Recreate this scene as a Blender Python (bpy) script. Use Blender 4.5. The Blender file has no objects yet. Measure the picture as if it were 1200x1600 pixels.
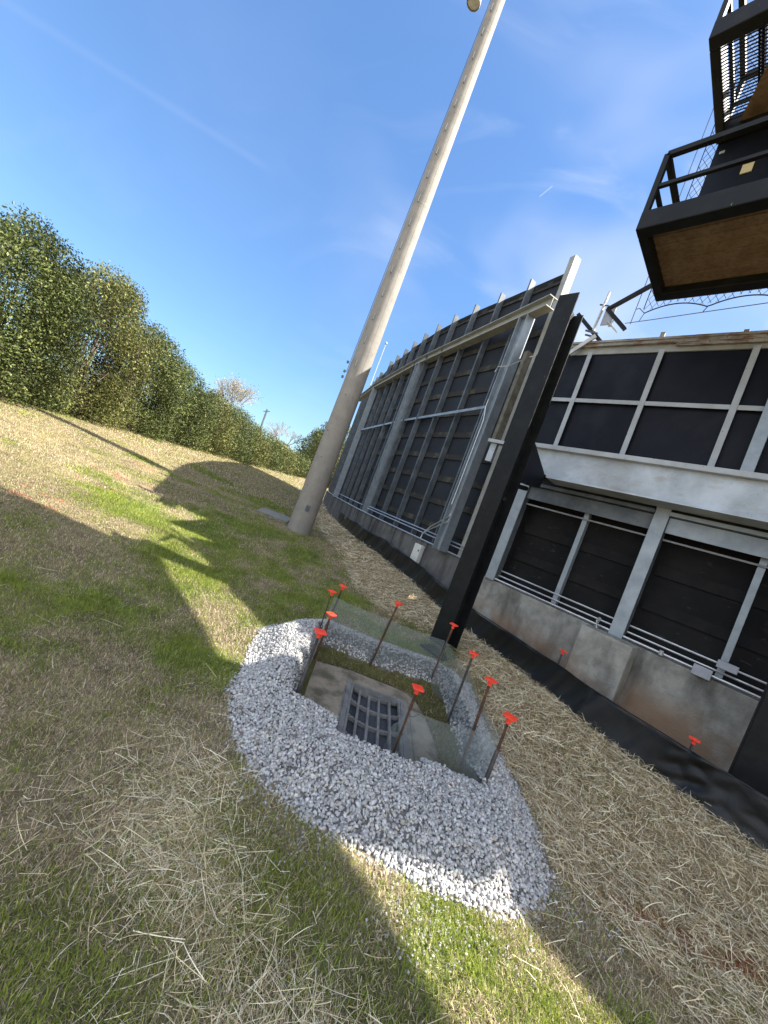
import bpy, math, random
import numpy as np
from mathutils import Vector, Matrix
R=math.radians
random.seed(7); rng=np.random.default_rng(7)
S=bpy.context.scene; COL=S.collection

# ---------------- camera, sky, sun, exposure ----------------
cd=bpy.data.cameras.new('camera'); cam=bpy.data.objects.new('camera',cd); COL.objects.link(cam)
cd.sensor_fit='VERTICAL'; cd.sensor_height=36; cd.sensor_width=27; cd.lens=590/1600*36
cd.clip_start=0.05; cd.clip_end=3000
ROLL=R(20.5); PITCH=R(-1.26); EYE=1.65
c,s=math.cos(ROLL),math.sin(ROLL)
M=Matrix(((c,-s,0),(0,0,-1),(s,c,0)))
M=Matrix.Rotation(PITCH,3,'X')@M
cam.matrix_world=Matrix.Translation((0,0,EYE))@M.to_4x4()
S.camera=cam
SUN_EL=R(47.8); SUN_AZ=R(90)
W=bpy.data.worlds.new('World'); S.world=W; W.use_nodes=True
nt=W.node_tree; nt.nodes.clear(); L=nt.links
out=nt.nodes.new('ShaderNodeOutputWorld'); bg=nt.nodes.new('ShaderNodeBackground'); bg.inputs[1].default_value=0.114
sky=nt.nodes.new('ShaderNodeTexSky'); sky.sky_type='NISHITA'; sky.sun_disc=False
sky.sun_elevation=SUN_EL; sky.sun_rotation=SUN_AZ; sky.air_density=1.0; sky.dust_density=0.3; sky.ozone_density=3.0
tc=nt.nodes.new('ShaderNodeTexCoord')
def wnoise(scale,rot,sc,detail,lo,hi,dist=0.6):
    mp=nt.nodes.new('ShaderNodeMapping'); mp.inputs['Rotation'].default_value=rot; mp.inputs['Scale'].default_value=sc
    L.new(tc.outputs['Generated'],mp.inputs[0])
    n=nt.nodes.new('ShaderNodeTexNoise'); n.inputs['Scale'].default_value=scale; n.inputs['Detail'].default_value=detail; n.inputs['Distortion'].default_value=dist
    L.new(mp.outputs[0],n.inputs[0])
    r=nt.nodes.new('ShaderNodeMapRange'); r.inputs[1].default_value=lo; r.inputs[2].default_value=hi; r.interpolation_type='SMOOTHSTEP'
    L.new(n.outputs[0],r.inputs[0]); return r.outputs[0]
def wmath(op,a,b):
    m=nt.nodes.new('ShaderNodeMath'); m.operation=op
    for i,v in enumerate((a,b)):
        if isinstance(v,(int,float)): m.inputs[i].default_value=v
        else: L.new(v,m.inputs[i])
    return m.outputs[0]
sepd=nt.nodes.new('ShaderNodeSeparateXYZ'); L.new(tc.outputs['Generated'],sepd.inputs[0])
veil=wnoise(1.5,(0.3,0.5,0.9),(1,1.6,1.8),3,0.42,0.75)
wisp=wnoise(2.4,(0.2,-0.6,0.5),(1,4.5,2.2),6,0.50,0.80,1.2)
side=nt.nodes.new('ShaderNodeMapRange'); side.inputs[1].default_value=-0.35; side.inputs[2].default_value=0.45; L.new(sepd.outputs[0],side.inputs[0])
cl=wmath('MULTIPLY',wmath('ADD',wmath('MULTIPLY',veil,0.62),wmath('MULTIPLY',wisp,0.42)),wmath('ADD',wmath('MULTIPLY',side.outputs[0],1.1),0.06))
# a short aeroplane trail and one long thin cirrus streak, as great-circle segments
def trail(d0,d1,w,amt):
    a=Vector(d0).normalized(); b=Vector(d1).normalized(); n=a.cross(b).normalized(); mid=(a+b).normalized(); half=a.angle(b)/2
    nv=nt.nodes.new('ShaderNodeVectorMath'); nv.operation='NORMALIZE'; L.new(tc.outputs['Generated'],nv.inputs[0])
    d=nt.nodes.new('ShaderNodeVectorMath'); d.operation='DOT_PRODUCT'; L.new(nv.outputs[0],d.inputs[0]); d.inputs[1].default_value=n
    e=nt.nodes.new('ShaderNodeVectorMath'); e.operation='DOT_PRODUCT'; L.new(nv.outputs[0],e.inputs[0]); e.inputs[1].default_value=mid
    r=nt.nodes.new('ShaderNodeMapRange'); r.interpolation_type='SMOOTHSTEP'; L.new(wmath('ABSOLUTE',d.outputs['Value'],0),r.inputs[0]); r.inputs[1].default_value=w; r.inputs[2].default_value=0; 
    q=nt.nodes.new('ShaderNodeMapRange'); q.interpolation_type='SMOOTHSTEP'; L.new(e.outputs['Value'],q.inputs[0]); q.inputs[1].default_value=math.cos(half*1.05); q.inputs[2].default_value=math.cos(half*0.75)
    return wmath('MULTIPLY',wmath('MULTIPLY',r.outputs[0],q.outputs[0]),amt)
def sray(px,py):
    dx=px-600; dy=py-800
    v=Vector((dx*c+dy*s,590,-(-dx*s+dy*c))); return Matrix.Rotation(PITCH,3,'X')@v
cl=wmath('ADD',cl,trail(sray(842,308),sray(864,290),0.0016,0.35))
cl=wmath('ADD',cl,trail(sray(-60,-40),sray(430,270),0.010,0.04))
bw=nt.nodes.new('ShaderNodeRGBToBW'); L.new(sky.outputs[0],bw.inputs[0])
inv=wmath('DIVIDE',1.0,wmath('ADD',wmath('MULTIPLY',bw.outputs[0],0.16),1.0))
sc_=nt.nodes.new('ShaderNodeVectorMath'); sc_.operation='SCALE'; L.new(sky.outputs[0],sc_.inputs[0]); L.new(inv,sc_.inputs['Scale'])
tn=nt.nodes.new('ShaderNodeVectorMath'); tn.operation='MULTIPLY'; L.new(sc_.outputs[0],tn.inputs[0]); tn.inputs[1].default_value=(0.74,0.90,1.02)
mx=nt.nodes.new('ShaderNodeMixRGB'); L.new(wmath('MINIMUM',cl,0.9),mx.inputs[0]); L.new(tn.outputs[0],mx.inputs[1]); mx.inputs[2].default_value=(2.9,3.1,3.5,1)
# unseen cloud added behind the camera and sun aureole boosted, both to lift shade
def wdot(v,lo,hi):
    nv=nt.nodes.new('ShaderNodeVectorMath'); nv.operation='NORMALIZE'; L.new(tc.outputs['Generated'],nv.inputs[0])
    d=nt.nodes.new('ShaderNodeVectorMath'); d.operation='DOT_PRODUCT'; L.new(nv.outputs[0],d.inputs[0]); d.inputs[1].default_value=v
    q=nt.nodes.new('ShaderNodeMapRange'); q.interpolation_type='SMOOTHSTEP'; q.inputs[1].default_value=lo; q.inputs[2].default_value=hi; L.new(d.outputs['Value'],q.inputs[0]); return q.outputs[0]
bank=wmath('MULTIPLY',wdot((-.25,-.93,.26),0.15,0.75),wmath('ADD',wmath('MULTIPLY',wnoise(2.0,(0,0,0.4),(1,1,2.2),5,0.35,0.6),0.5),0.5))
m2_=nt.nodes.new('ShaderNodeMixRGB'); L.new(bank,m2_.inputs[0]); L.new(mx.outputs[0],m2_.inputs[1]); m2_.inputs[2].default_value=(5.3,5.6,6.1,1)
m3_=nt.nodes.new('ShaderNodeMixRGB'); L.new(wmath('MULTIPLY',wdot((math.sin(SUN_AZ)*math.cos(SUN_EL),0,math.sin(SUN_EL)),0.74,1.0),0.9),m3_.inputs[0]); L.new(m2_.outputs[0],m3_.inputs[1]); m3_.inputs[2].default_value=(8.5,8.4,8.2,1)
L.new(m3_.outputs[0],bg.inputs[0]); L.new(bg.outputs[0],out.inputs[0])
sd=bpy.data.lights.new('sun','SUN'); sd.energy=5.0; sd.angle=R(0.53); sd.color=(1,0.95,0.86)
sun=bpy.data.objects.new('sun',sd); COL.objects.link(sun)
sdir=Vector((math.sin(SUN_AZ)*math.cos(SUN_EL),math.cos(SUN_AZ)*math.cos(SUN_EL),math.sin(SUN_EL)))
sun.rotation_euler=sdir.to_track_quat('Z','Y').to_euler(); sun.location=sdir*60
S.view_settings.view_transform='Standard'; S.view_settings.look='None'; S.view_settings.gamma=1; S.view_settings.exposure=1.68
try: S.view_settings.use_curve_mapping=False
except Exception: pass
S.cycles.max_bounces=6; S.cycles.transparent_max_bounces=24

# ---------------- materials ----------------
def mat(name,col,rough=0.7,metal=0.0,col2=None,nscale=6.0,nlo=0.35,nhi=0.7,bump=0.0,bscale=40.0,stretch=(1,1,1),spec=0.5,extra=None,attr=None,amt=1.0):
    m=bpy.data.materials.new(name); m.use_nodes=True; t=m.node_tree; b=t.nodes['Principled BSDF']; l=t.links
    b.inputs['Roughness'].default_value=rough; b.inputs['Metallic'].default_value=metal
    b.inputs['Specular IOR Level'].default_value=spec
    tcn=t.nodes.new('ShaderNodeTexCoord'); mp=t.nodes.new('ShaderNodeMapping'); mp.inputs['Scale'].default_value=stretch
    l.new(tcn.outputs['Object'],mp.inputs[0])
    base=None
    if attr:
        a=t.nodes.new('ShaderNodeAttribute'); a.attribute_name=attr; base=a.outputs['Color']
    else:
        rgb=t.nodes.new('ShaderNodeRGB'); rgb.outputs[0].default_value=(*col,1); base=rgb.outputs[0]
    if col2:
        n=t.nodes.new('ShaderNodeTexNoise'); n.inputs['Scale'].default_value=nscale; n.inputs['Detail'].default_value=8; n.inputs['Roughness'].default_value=0.65
        l.new(mp.outputs[0],n.inputs[0])
        r=t.nodes.new('ShaderNodeMapRange'); r.inputs[1].default_value=nlo; r.inputs[2].default_value=nhi; r.inputs[4].default_value=amt; l.new(n.outputs[0],r.inputs[0])
        x=t.nodes.new('ShaderNodeMixRGB'); l.new(r.outputs[0],x.inputs[0]); l.new(base,x.inputs[1]); x.inputs[2].default_value=(*col2,1); base=x.outputs[0]
    if extra: base=extra(t,tcn,base)
    l.new(base,b.inputs['Base Color'])
    if bump:
        n=t.nodes.new('ShaderNodeTexNoise'); n.inputs['Scale'].default_value=bscale; n.inputs['Detail'].default_value=5; l.new(mp.outputs[0],n.inputs[0])
        bp=t.nodes.new('ShaderNodeBump'); bp.inputs['Strength'].default_value=bump; bp.inputs['Distance'].default_value=0.01
        l.new(n.outputs[0],bp.inputs['Height']); l.new(bp.outputs[0],b.inputs['Normal'])
    return m
def layer(colr,scale,lo,hi,stretch=(1,1,1),amt=1.0,zr=None,detail=6):
    """adds a coloured stain layer of its own shape (noise), optionally limited to a height range"""
    def f(t,tcn,base):
        l=t.links
        mp=t.nodes.new('ShaderNodeMapping'); mp.inputs['Scale'].default_value=stretch; l.new(tcn.outputs['Object'],mp.inputs[0])
        n=t.nodes.new('ShaderNodeTexNoise'); n.inputs['Scale'].default_value=scale; n.inputs['Detail'].default_value=detail; l.new(mp.outputs[0],n.inputs[0])
        r=t.nodes.new('ShaderNodeMapRange'); r.inputs[1].default_value=lo; r.inputs[2].default_value=hi; r.inputs[4].default_value=amt; l.new(n.outputs[0],r.inputs[0]); fac=r.outputs[0]
        if zr:
            sp=t.nodes.new('ShaderNodeSeparateXYZ'); l.new(tcn.outputs['Object'],sp.inputs[0])
            ad=t.nodes.new('ShaderNodeMath'); ad.operation='MULTIPLY_ADD'; l.new(n.outputs[0],ad.inputs[0]); ad.inputs[1].default_value=0.5; l.new(sp.outputs[2],ad.inputs[2])
            q=t.nodes.new('ShaderNodeMapRange'); q.inputs[1].default_value=zr[0]; q.inputs[2].default_value=zr[1]; l.new(ad.outputs[0],q.inputs[0])
            m=t.nodes.new('ShaderNodeMath'); m.operation='MULTIPLY'; l.new(fac,m.inputs[0]); l.new(q.outputs[0],m.inputs[1]); fac=m.outputs[0]
        x=t.nodes.new('ShaderNodeMixRGB'); l.new(fac,x.inputs[0]); l.new(base,x.inputs[1]); x.inputs[2].default_value=(*colr,1); return x.outputs[0]
    return f
def chain(*fs):
    def f(t,tcn,base):
        for g in fs: base=g(t,tcn,base)
        return base
    return f
MT={}
MT['black_paint']=mat('black_paint',(0.006,0.0065,0.007),0.55,0,(0.016,0.018,0.016),5,.45,.8,0.15,60,extra=layer((0.35,0.33,0.30),60,.73,.78,(1,1,.25),.8),spec=.22)
MT['navy_panel']=mat('navy_panel',(0.004,0.0055,0.011),0.55,0,(0.011,0.013,0.019),2.2,.45,.8,0.1,30,extra=chain(layer((0.030,0.034,0.040),1.1,.55,.75,(1,1,.7),.7),layer((0.3,0.3,0.3),45,.76,.80,(1,1,1),.8)),spec=.18)
MT['board_panel']=mat('board_panel',(0.017,0.021,0.029),0.75,0,(0.030,0.034,0.042),1.6,.4,.8,0.1,20,spec=.3)
MT['lower_panel']=mat('lower_panel',(0.008,0.008,0.009),0.8,0,(0.018,0.017,0.016),1.8,.45,.8,0.2,12,extra=layer((0.08,0.07,0.06),9,.64,.75,(1,1,2.5),.4),spec=.2)
MT['batten']=mat('batten',(0.035,0.034,0.033),0.85,0,(0.085,0.085,0.062),2.3,.5,.66,0.4,25,spec=.2)
MT['batten_dark']=mat('batten_dark',(0.010,0.010,0.011),0.8,0,(0.02,0.018,0.017),6,.4,.8,0.2,25,spec=.2)
MT['galv']=mat('galvanised_steel',(0.22,0.255,0.285),0.5,0.35,(0.32,0.36,0.39),5,.35,.7,0.1,50,extra=layer((0.10,0.12,0.14),3,.55,.8,(1,1,.4),.6))
MT['galv_dark']=mat('weathered_galvanised_steel',(0.075,0.088,0.10),0.6,0.2,(0.15,0.17,0.19),4,.4,.7,0.1,50)
MT['grey_girder']=mat('grey_girder',(0.33,0.33,0.30),0.6,0.1,(0.20,0.20,0.18),4,.45,.75,0.1,50)
MT['white_beam']=mat('white_painted_beam',(0.47,0.52,0.57),0.6,0,(0.30,0.34,0.37),2.5,.35,.7,0.15,50,extra=chain(layer((0.22,0.23,0.23),1.6,.54,.72,(1,1,1),.8),layer((0.16,0.16,0.15),34,.66,.74,(1,1,1),.5),layer((0.05,0.045,0.04),70,.69,.74,(1,1,1),.9),layer((0.25,0.21,0.15),4,.55,.75,(1,1,3),.5)))
MT['white_frame']=mat('white_painted_frame',(0.39,0.42,0.44),0.6,0,(0.31,0.33,0.34),5,.4,.7,0.15,50,extra=chain(layer((0.09,0.07,0.05),38,.66,.72,(1,1,.7),.9),layer((0.26,0.24,0.2),5,.5,.75,(1,1,.4),.5)))
MT['rusty_coping']=mat('rusty_coping',(0.36,0.35,0.32),0.75,0.1,(0.20,0.18,0.15),6,.4,.65,0.4,40,extra=chain(layer((0.16,0.06,0.025),5,.50,.62,(1,1,6),.8),layer((0.05,0.045,0.04),30,.62,.7,(1,1,1),.8)))
MT['concrete_wall']=mat('concrete_wall',(0.29,0.28,0.25),0.85,0,(0.19,0.185,0.16),6,.40,.62,0.6,45,extra=chain(layer((0.055,0.052,0.047),3.0,.52,.66,(1,1,.3),.75),layer((0.42,0.42,0.40),4,.58,.78,(1,1,.6),.55),layer((0.22,0.13,0.07),1.5,.36,.55,(1,1,1),.8,zr=(1.10,0.84))))
MT['concrete_dark']=mat('streaked_concrete',(0.15,0.145,0.135),0.9,0,(0.09,0.087,0.082),3,.35,.65,0.4,30,extra=chain(layer((0.035,0.033,0.031),5,.44,.64,(1,1,.16),.85),layer((0.27,0.265,0.25),14,.62,.76,(1,1,.10),.5)))
MT['pole_concrete']=mat('pole_concrete',(0.285,0.262,0.228),0.85,0,(0.21,0.192,0.168),3.5,.35,.7,0.3,60,extra=chain(layer((0.11,0.10,0.09),11,.66,.76,(1,1,.35),.5),layer((0.19,0.18,0.16),1.2,.5,.8,(1,1,.15),.5)))
MT['apron']=mat('inlet_concrete',(0.27,0.225,0.165),0.9,0,(0.15,0.13,0.10),5,.4,.65,0.5,60,extra=chain(layer((0.085,0.075,0.045),5,.50,.64,(1,1,1),.85),layer((0.09,0.08,0.07),60,.62,.7,(1,1,1),.6)))
MT['cast_iron']=mat('cast_iron',(0.22,0.215,0.205),0.75,0.1,(0.11,0.11,0.11),9,.35,.7,0.5,60,spec=.3)
MT['pit']=mat('inlet_bottom',(0.03,0.033,0.04),0.6,0,(0.075,0.08,0.09),90,.4,.65,0.6,90)
MT['rod']=mat('rusty_rod',(0.065,0.040,0.028),0.75,0.3,(0.17,0.07,0.03),14,.45,.62,0.4,90)
MT['rod_bare']=mat('grey_rod',(0.06,0.058,0.06),0.6,0.4,(0.11,0.09,0.08),14,.45,.62,0.3,90)
MT['cap']=mat('orange_cap',(0.92,0.070,0.028),0.45,0,(0.80,0.055,0.03),20,.4,.7,0.05,60)
MT['fabric']=mat('black_fabric',(0.005,0.005,0.0055),0.42,0,(0.016,0.015,0.014),3,.5,.7,0.3,160,spec=.38)
MT['tie']=mat('black_plastic',(0.012,0.012,0.012),0.4)
MT['pipe']=mat('steel_pipe',(0.55,0.56,0.58),0.38,0.6,(0.40,0.41,0.42),15,.4,.7)
MT['box_grey']=mat('grey_box',(0.33,0.34,0.38),0.5,0.2,(0.25,0.26,0.29),8,.4,.7)
MT['box_white']=mat('cream_box',(0.62,0.62,0.56),0.5,0,(0.52,0.51,0.45),8,.5,.7)
MT['plywood']=mat('brown_decking',(0.20,0.135,0.080),0.8,0,(0.14,0.085,0.04),4,.4,.7,0.3,30,extra=chain(layer((0.07,0.045,0.025),5,.55,.7,(1,1,1),.6),layer((0.10,0.06,0.03),26,.5,.6,(1,1,.1),.5)))
MT['net']=mat('net_cord',(0.02,0.02,0.024),0.8)
MT['cable']=mat('steel_cable',(0.12,0.12,0.13),0.6,0.3)
MT['sticker']=mat('tan_sticker',(0.60,0.50,0.26),0.6)
MT['weathered_post']=mat('weathered_post',(0.15,0.14,0.11),0.9,0,(0.085,0.075,0.055),9,.4,.65,0.4,40,extra=layer((0.34,0.32,0.27),11,.64,.75,(1,1,.3),.6))
MT['bark']=mat('bark',(0.13,0.10,0.075),0.9,0,(0.07,0.055,0.04),8,.4,.7,0.5,30)
MT['bark_grey']=mat('grey_bark',(0.30,0.27,0.26),0.9,0,(0.20,0.18,0.17),8,.4,.7)
MT['galv_bright']=mat('bright_bracket_steel',(0.50,0.49,0.46),0.5,0.3,(0.33,0.33,0.32),12,.4,.7)
MT['slab']=mat('old_slab',(0.25,0.235,0.20),0.9,0,(0.16,0.155,0.13),9,.4,.7,0.4,60)
def attr_mat(name,attr,rough=0.7,trans=0.0,spec=0.3,bump=0.0,det=None):
    m=mat(name,(1,1,1),rough,0,attr=attr,bump=bump,bscale=60,spec=spec,extra=det); t=m.node_tree; b=t.nodes['Principled BSDF']
    if trans:
        src=b.inputs['Base Color'].links[0].from_socket
        tr=t.nodes.new('ShaderNodeBsdfTranslucent'); t.links.new(src,tr.inputs[0]); mxs=t.nodes.new('ShaderNodeMixShader'); mxs.inputs[0].default_value=trans
        o=t.nodes['Material Output']; t.links.new(b.outputs[0],mxs.inputs[1]); t.links.new(tr.outputs[0],mxs.inputs[2]); t.links.new(mxs.outputs[0],o.inputs[0])
    return m
def detail_noise(t,tcn,base):
    l=t.links; n=t.nodes.new('ShaderNodeTexNoise'); n.inputs['Scale'].default_value=45; n.inputs['Detail'].default_value=9; n.inputs['Roughness'].default_value=.8; l.new(tcn.outputs['Object'],n.inputs[0])
    r=t.nodes.new('ShaderNodeMapRange'); r.inputs[1].default_value=.3; r.inputs[2].default_value=.7; r.inputs[3].default_value=.55; r.inputs[4].default_value=1.45; l.new(n.outputs[0],r.inputs[0])
    x=t.nodes.new('ShaderNodeVectorMath'); x.operation='SCALE'; l.new(base,x.inputs[0]); l.new(r.outputs[0],x.inputs['Scale']); return x.outputs[0]
MT['soil']=attr_mat('lawn_soil','Col',0.95,0,0.15,0.9,detail_noise)
MT['blade']=attr_mat('grass_blade','Col',0.6,0.3,0.25)
MT['straw']=attr_mat('straw_stalk','Col',0.55,0.12,0.35)
MT['stone']=attr_mat('crushed_stone','Col',0.8,0,0.3,0.3)
MT['leaf']=attr_mat('glossy_leaf','Col',0.55,0.22,0.22)
MT['leaf_soft']=attr_mat('soft_leaf','Col',0.6,0.25,0.3)
# woven wire screen: square grid of wires from UVs in metres, open between them
def wire_mat():
    m=bpy.data.materials.new('wire_cloth'); m.use_nodes=True; t=m.node_tree; l=t.links; b=t.nodes['Principled BSDF']; o=t.nodes['Material Output']
    b.inputs['Base Color'].default_value=(0.26,0.30,0.30,1); b.inputs['Metallic'].default_value=0.3; b.inputs['Roughness'].default_value=0.45
    uv=t.nodes.new('ShaderNodeUVMap'); sp=t.nodes.new('ShaderNodeSeparateXYZ'); l.new(uv.outputs[0],sp.inputs[0]); res=[]
    for i in (0,1):
        a=t.nodes.new('ShaderNodeMath'); a.operation='MULTIPLY'; l.new(sp.outputs[i],a.inputs[0]); a.inputs[1].default_value=1/0.0065
        f=t.nodes.new('ShaderNodeMath'); f.operation='FRACT'; l.new(a.outputs[0],f.inputs[0])
        q=t.nodes.new('ShaderNodeMath'); q.operation='LESS_THAN'; l.new(f.outputs[0],q.inputs[0]); q.inputs[1].default_value=0.19; res.append(q.outputs[0])
    mxn=t.nodes.new('ShaderNodeMath'); mxn.operation='MAXIMUM'; l.new(res[0],mxn.inputs[0]); l.new(res[1],mxn.inputs[1])
    tr=t.nodes.new('ShaderNodeBsdfTransparent'); ms=t.nodes.new('ShaderNodeMixShader'); l.new(mxn.outputs[0],ms.inputs[0]); l.new(tr.outputs[0],ms.inputs[1]); l.new(b.outputs[0],ms.inputs[2]); l.new(ms.outputs[0],o.inputs[0]); return m
MT['wire']=wire_mat()

# ---------------- helpers ----------------
def tag(o,label=None,cat=None,group=None,kind=None):
    if label: o['label']=label
    if cat: o['category']=cat
    if group: o['group']=group
    if kind: o['kind']=kind
    return o
def empty(name,loc,label,cat,group=None):
    o=bpy.data.objects.new(name,None); o.empty_display_size=0.2; COL.objects.link(o); o.location=loc; return tag(o,label,cat,group)
class MB:
    def __init__(self): self.v=[]; self.f=[]
    def add(self,vs,fs):
        k=len(self.v); self.v+=[tuple(q) for q in vs]; self.f+=[tuple(i+k for i in q) for q in fs]; return self
    def obox(self,o,a,b,cc):
        """box from corner o with edge vectors a,b,cc"""
        o,a,b,cc=map(Vector,(o,a,b,cc))
        vs=[o,o+a,o+a+b,o+b,o+cc,o+a+cc,o+a+b+cc,o+b+cc]
        return self.add(vs,[(0,3,2,1),(4,5,6,7),(0,1,5,4),(1,2,6,5),(2,3,7,6),(3,0,4,7)])
    def cbox(self,ctr,sx,sy,sz,rz=0):
        ca,sa=math.cos(rz),math.sin(rz); a=Vector((ca,sa,0))*sx; b=Vector((-sa,ca,0))*sy; z=Vector((0,0,sz))
        return self.obox(Vector(ctr)-a/2-b/2-z/2,a,b,z)
    def bar(self,p0,p1,w,h,up=(0,0,1)):
        """rectangular bar: w along side, h along up"""
        p0,p1,up=map(Vector,(p0,p1,up)); d=(p1-p0); sd_=d.cross(up).normalized(); u=sd_.cross(d).normalized()
        return self.obox(p0-sd_*w/2-u*h/2,d,sd_*w,u*h)
    def ibeam(self,p0,p1,depth,width,tf,tw,axis):
        """I section; axis = direction from flange to flange"""
        p0,p1,ax=map(Vector,(p0,p1,axis)); d=(p1-p0); sdv=d.cross(ax).normalized(); ax=sdv.cross(d).normalized()
        if ax.dot(Vector(axis))<0: ax=-ax
        for sg in (-1,1):
            o=p0+ax*(sg*depth/2-(tf if sg>0 else 0))-sdv*width/2
            self.obox(o,d,sdv*width,ax*tf)
        self.obox(p0-ax*(depth/2-tf)-sdv*tw/2,d,sdv*tw,ax*(depth-2*tf)); return self
    def channel(self,p0,p1,depth,width,t,axis,side):
        """C section: web faces +side"""
        p0,p1,ax=map(Vector,(p0,p1,axis)); d=p1-p0; sv=Vector(side).normalized(); ax=ax.normalized()
        self.obox(p0-ax*depth/2,d,ax*depth,sv*t)
        for sg in (-1,1): self.obox(p0+ax*(sg*depth/2-(t if sg>0 else 0))-sv*(width-t),d,ax*t,sv*(width-t))
        return self
    def tube(self,pts,r,n=8,cap=True):
        pts=[Vector(q) for q in pts]; rs=r if isinstance(r,(list,tuple)) else [r]*len(pts); vs=[];fs=[]
        for i,q in enumerate(pts):
            d=(pts[min(i+1,len(pts)-1)]-pts[max(i-1,0)]).normalized()
            a=d.cross(Vector((0,0,1)) if abs(d.z)<.95 else Vector((1,0,0))).normalized(); b=d.cross(a)
            for k in range(n):
                t=2*math.pi*k/n; vs.append(q+(a*math.cos(t)+b*math.sin(t))*rs[i])
        for i in range(len(pts)-1):
            for k in range(n): fs.append((i*n+k,i*n+(k+1)%n,(i+1)*n+(k+1)%n,(i+1)*n+k))
        if cap: fs+= [tuple(range(n))[::-1],tuple((len(pts)-1)*n+k for k in range(n))]
        return self.add(vs,fs)
    def build(self,name,m,parent=None,label=None,smooth=False,bevel=0.0):
        off=Vector(parent.location) if (parent and parent.parent is None) else Vector((0,0,0))
        if parent and parent.parent is not None: off=Vector(parent.parent.location)
        if parent and parent.type=='MESH' and parent.parent is None: off=Vector((0,0,0))
        me=bpy.data.meshes.new(name); me.from_pydata([tuple(Vector(q)-off) for q in self.v],[],self.f); me.validate(); me.update()
        me.materials.append(MT[m] if isinstance(m,str) else m)
        if smooth: me.polygons.foreach_set('use_smooth',[True]*len(me.polygons))
        o=bpy.data.objects.new(name,me); COL.objects.link(o)
        if parent: o.parent=parent
        if label: o['label']=label
        if bevel:
            bv=o.modifiers.new('bevel','BEVEL'); bv.width=bevel; bv.segments=2; bv.limit_method='ANGLE'
        if smooth:
            try: me.set_sharp_from_angle(angle=R(45))
            except Exception: pass
        return o
def np_mesh(name,V,F,cols,m,smooth=False):
    me=bpy.data.meshes.new(name); n=F.shape[1]
    me.vertices.add(len(V)); me.vertices.foreach_set('co',V.astype(np.float32).ravel())
    me.loops.add(F.size); me.loops.foreach_set('vertex_index',F.astype(np.int32).ravel())
    me.polygons.add(len(F)); me.polygons.foreach_set('loop_start',np.arange(0,F.size,n,dtype=np.int32)); me.polygons.foreach_set('loop_total',np.full(len(F),n,dtype=np.int32))
    me.update(calc_edges=True)
    if cols is not None:
        a=me.color_attributes.new('Col','FLOAT_COLOR','POINT'); cc=np.ones((len(V),4),np.float32); cc[:,:3]=cols; a.data.foreach_set('color',cc.ravel())
    me.materials.append(MT[m])
    if smooth: me.polygons.foreach_set('use_smooth',np.ones(len(F),bool))
    return me
def link_mesh(name,me,parent=None):
    o=bpy.data.objects.new(name,me); COL.objects.link(o)
    if parent: o.parent=parent
    return o
# numpy value noise
_g=rng.random((256,256))
def vnoise(x,y):
    xi=np.floor(x).astype(int); yi=np.floor(y).astype(int); fx=x-xi; fy=y-yi; fx=fx*fx*(3-2*fx); fy=fy*fy*(3-2*fy)
    a=_g[xi%256,yi%256]; b=_g[(xi+1)%256,yi%256]; c_=_g[xi%256,(yi+1)%256]; d=_g[(xi+1)%256,(yi+1)%256]
    return (a*(1-fx)+b*fx)*(1-fy)+(c_*(1-fx)+d*fx)*fy
def fbm(x,y,o=4):
    r=0; a=.5; t=0
    for i in range(o): r=r+a*vnoise(x*2**i+17*i,y*2**i+31*i); t+=a; a*=.55
    return r/t
def sm(t): t=np.clip(t,0,1); return t*t*(3-2*t)

# ---------------- ground shape ----------------
D=Vector((-.697,.717,0)); N=Vector((.717,.697,0)); Z=Vector((0,0,1))
def FP(t,n,z=0): return D*t+N*n+Z*z            # point on the building's own axes: t along the face, n into it
FX=np.array([[-6,12],[-2,8.2],[0.2,5.2],[1.0,4.45],[1.8,3.87],[2.6,3.38],[2.93,3.16],[3.33,2.93],[3.84,2.60],[4.6,2.33],[5.55,1.90],[6.5,1.52],[7.7,1.05],[9.2,.40],[10.8,-.33],[14,-1.42],[18.6,-2.5],[24,-3.9],[30,-5.6],[60,-16]])
def xf(y): return np.interp(y,FX[:,0],FX[:,1])
OUT=np.array([(-.79,3.76),(-.68,3.2),(-.6,2.66),(-.4,2.26),(-.14,2.01),(.19,1.86),(.47,1.80),(.8,1.73),(1.23,1.74),(1.48,1.88),(1.62,2.1),(1.66,2.62),(1.62,3.2),(1.58,4.2),(1.2,4.48),(.4,4.42),(-.25,4.52),(-.63,4.15)])
INN=np.array([(-.14,2.74),(.19,2.66),(.58,2.54),(.95,2.56),(1.27,2.50),(1.21,3.0),(1.21,4.03),(.42,3.93),(-.18,4.0)])
def inside(P,x,y):
    r=np.zeros(np.shape(x),bool); n=len(P)
    for i in range(n):
        x0,y0=P[i]; x1,y1=P[(i+1)%n]
        cnd=((y0>y)!=(y1>y)); xx=(x1-x0)*(y-y0)/(y1-y0+1e-12)+x0; r^=cnd&(x<xx)
    return r
def pdist(P,x,y):
    d=np.full(np.shape(x),1e9); n=len(P)
    for i in range(n):
        a=P[i]; b=P[(i+1)%n]; ab=b-a; t=np.clip(((x-a[0])*ab[0]+(y-a[1])*ab[1])/(ab@ab),0,1)
        d=np.minimum(d,np.hypot(x-a[0]-t*ab[0],y-a[1]-t*ab[1]))
    return d
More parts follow.
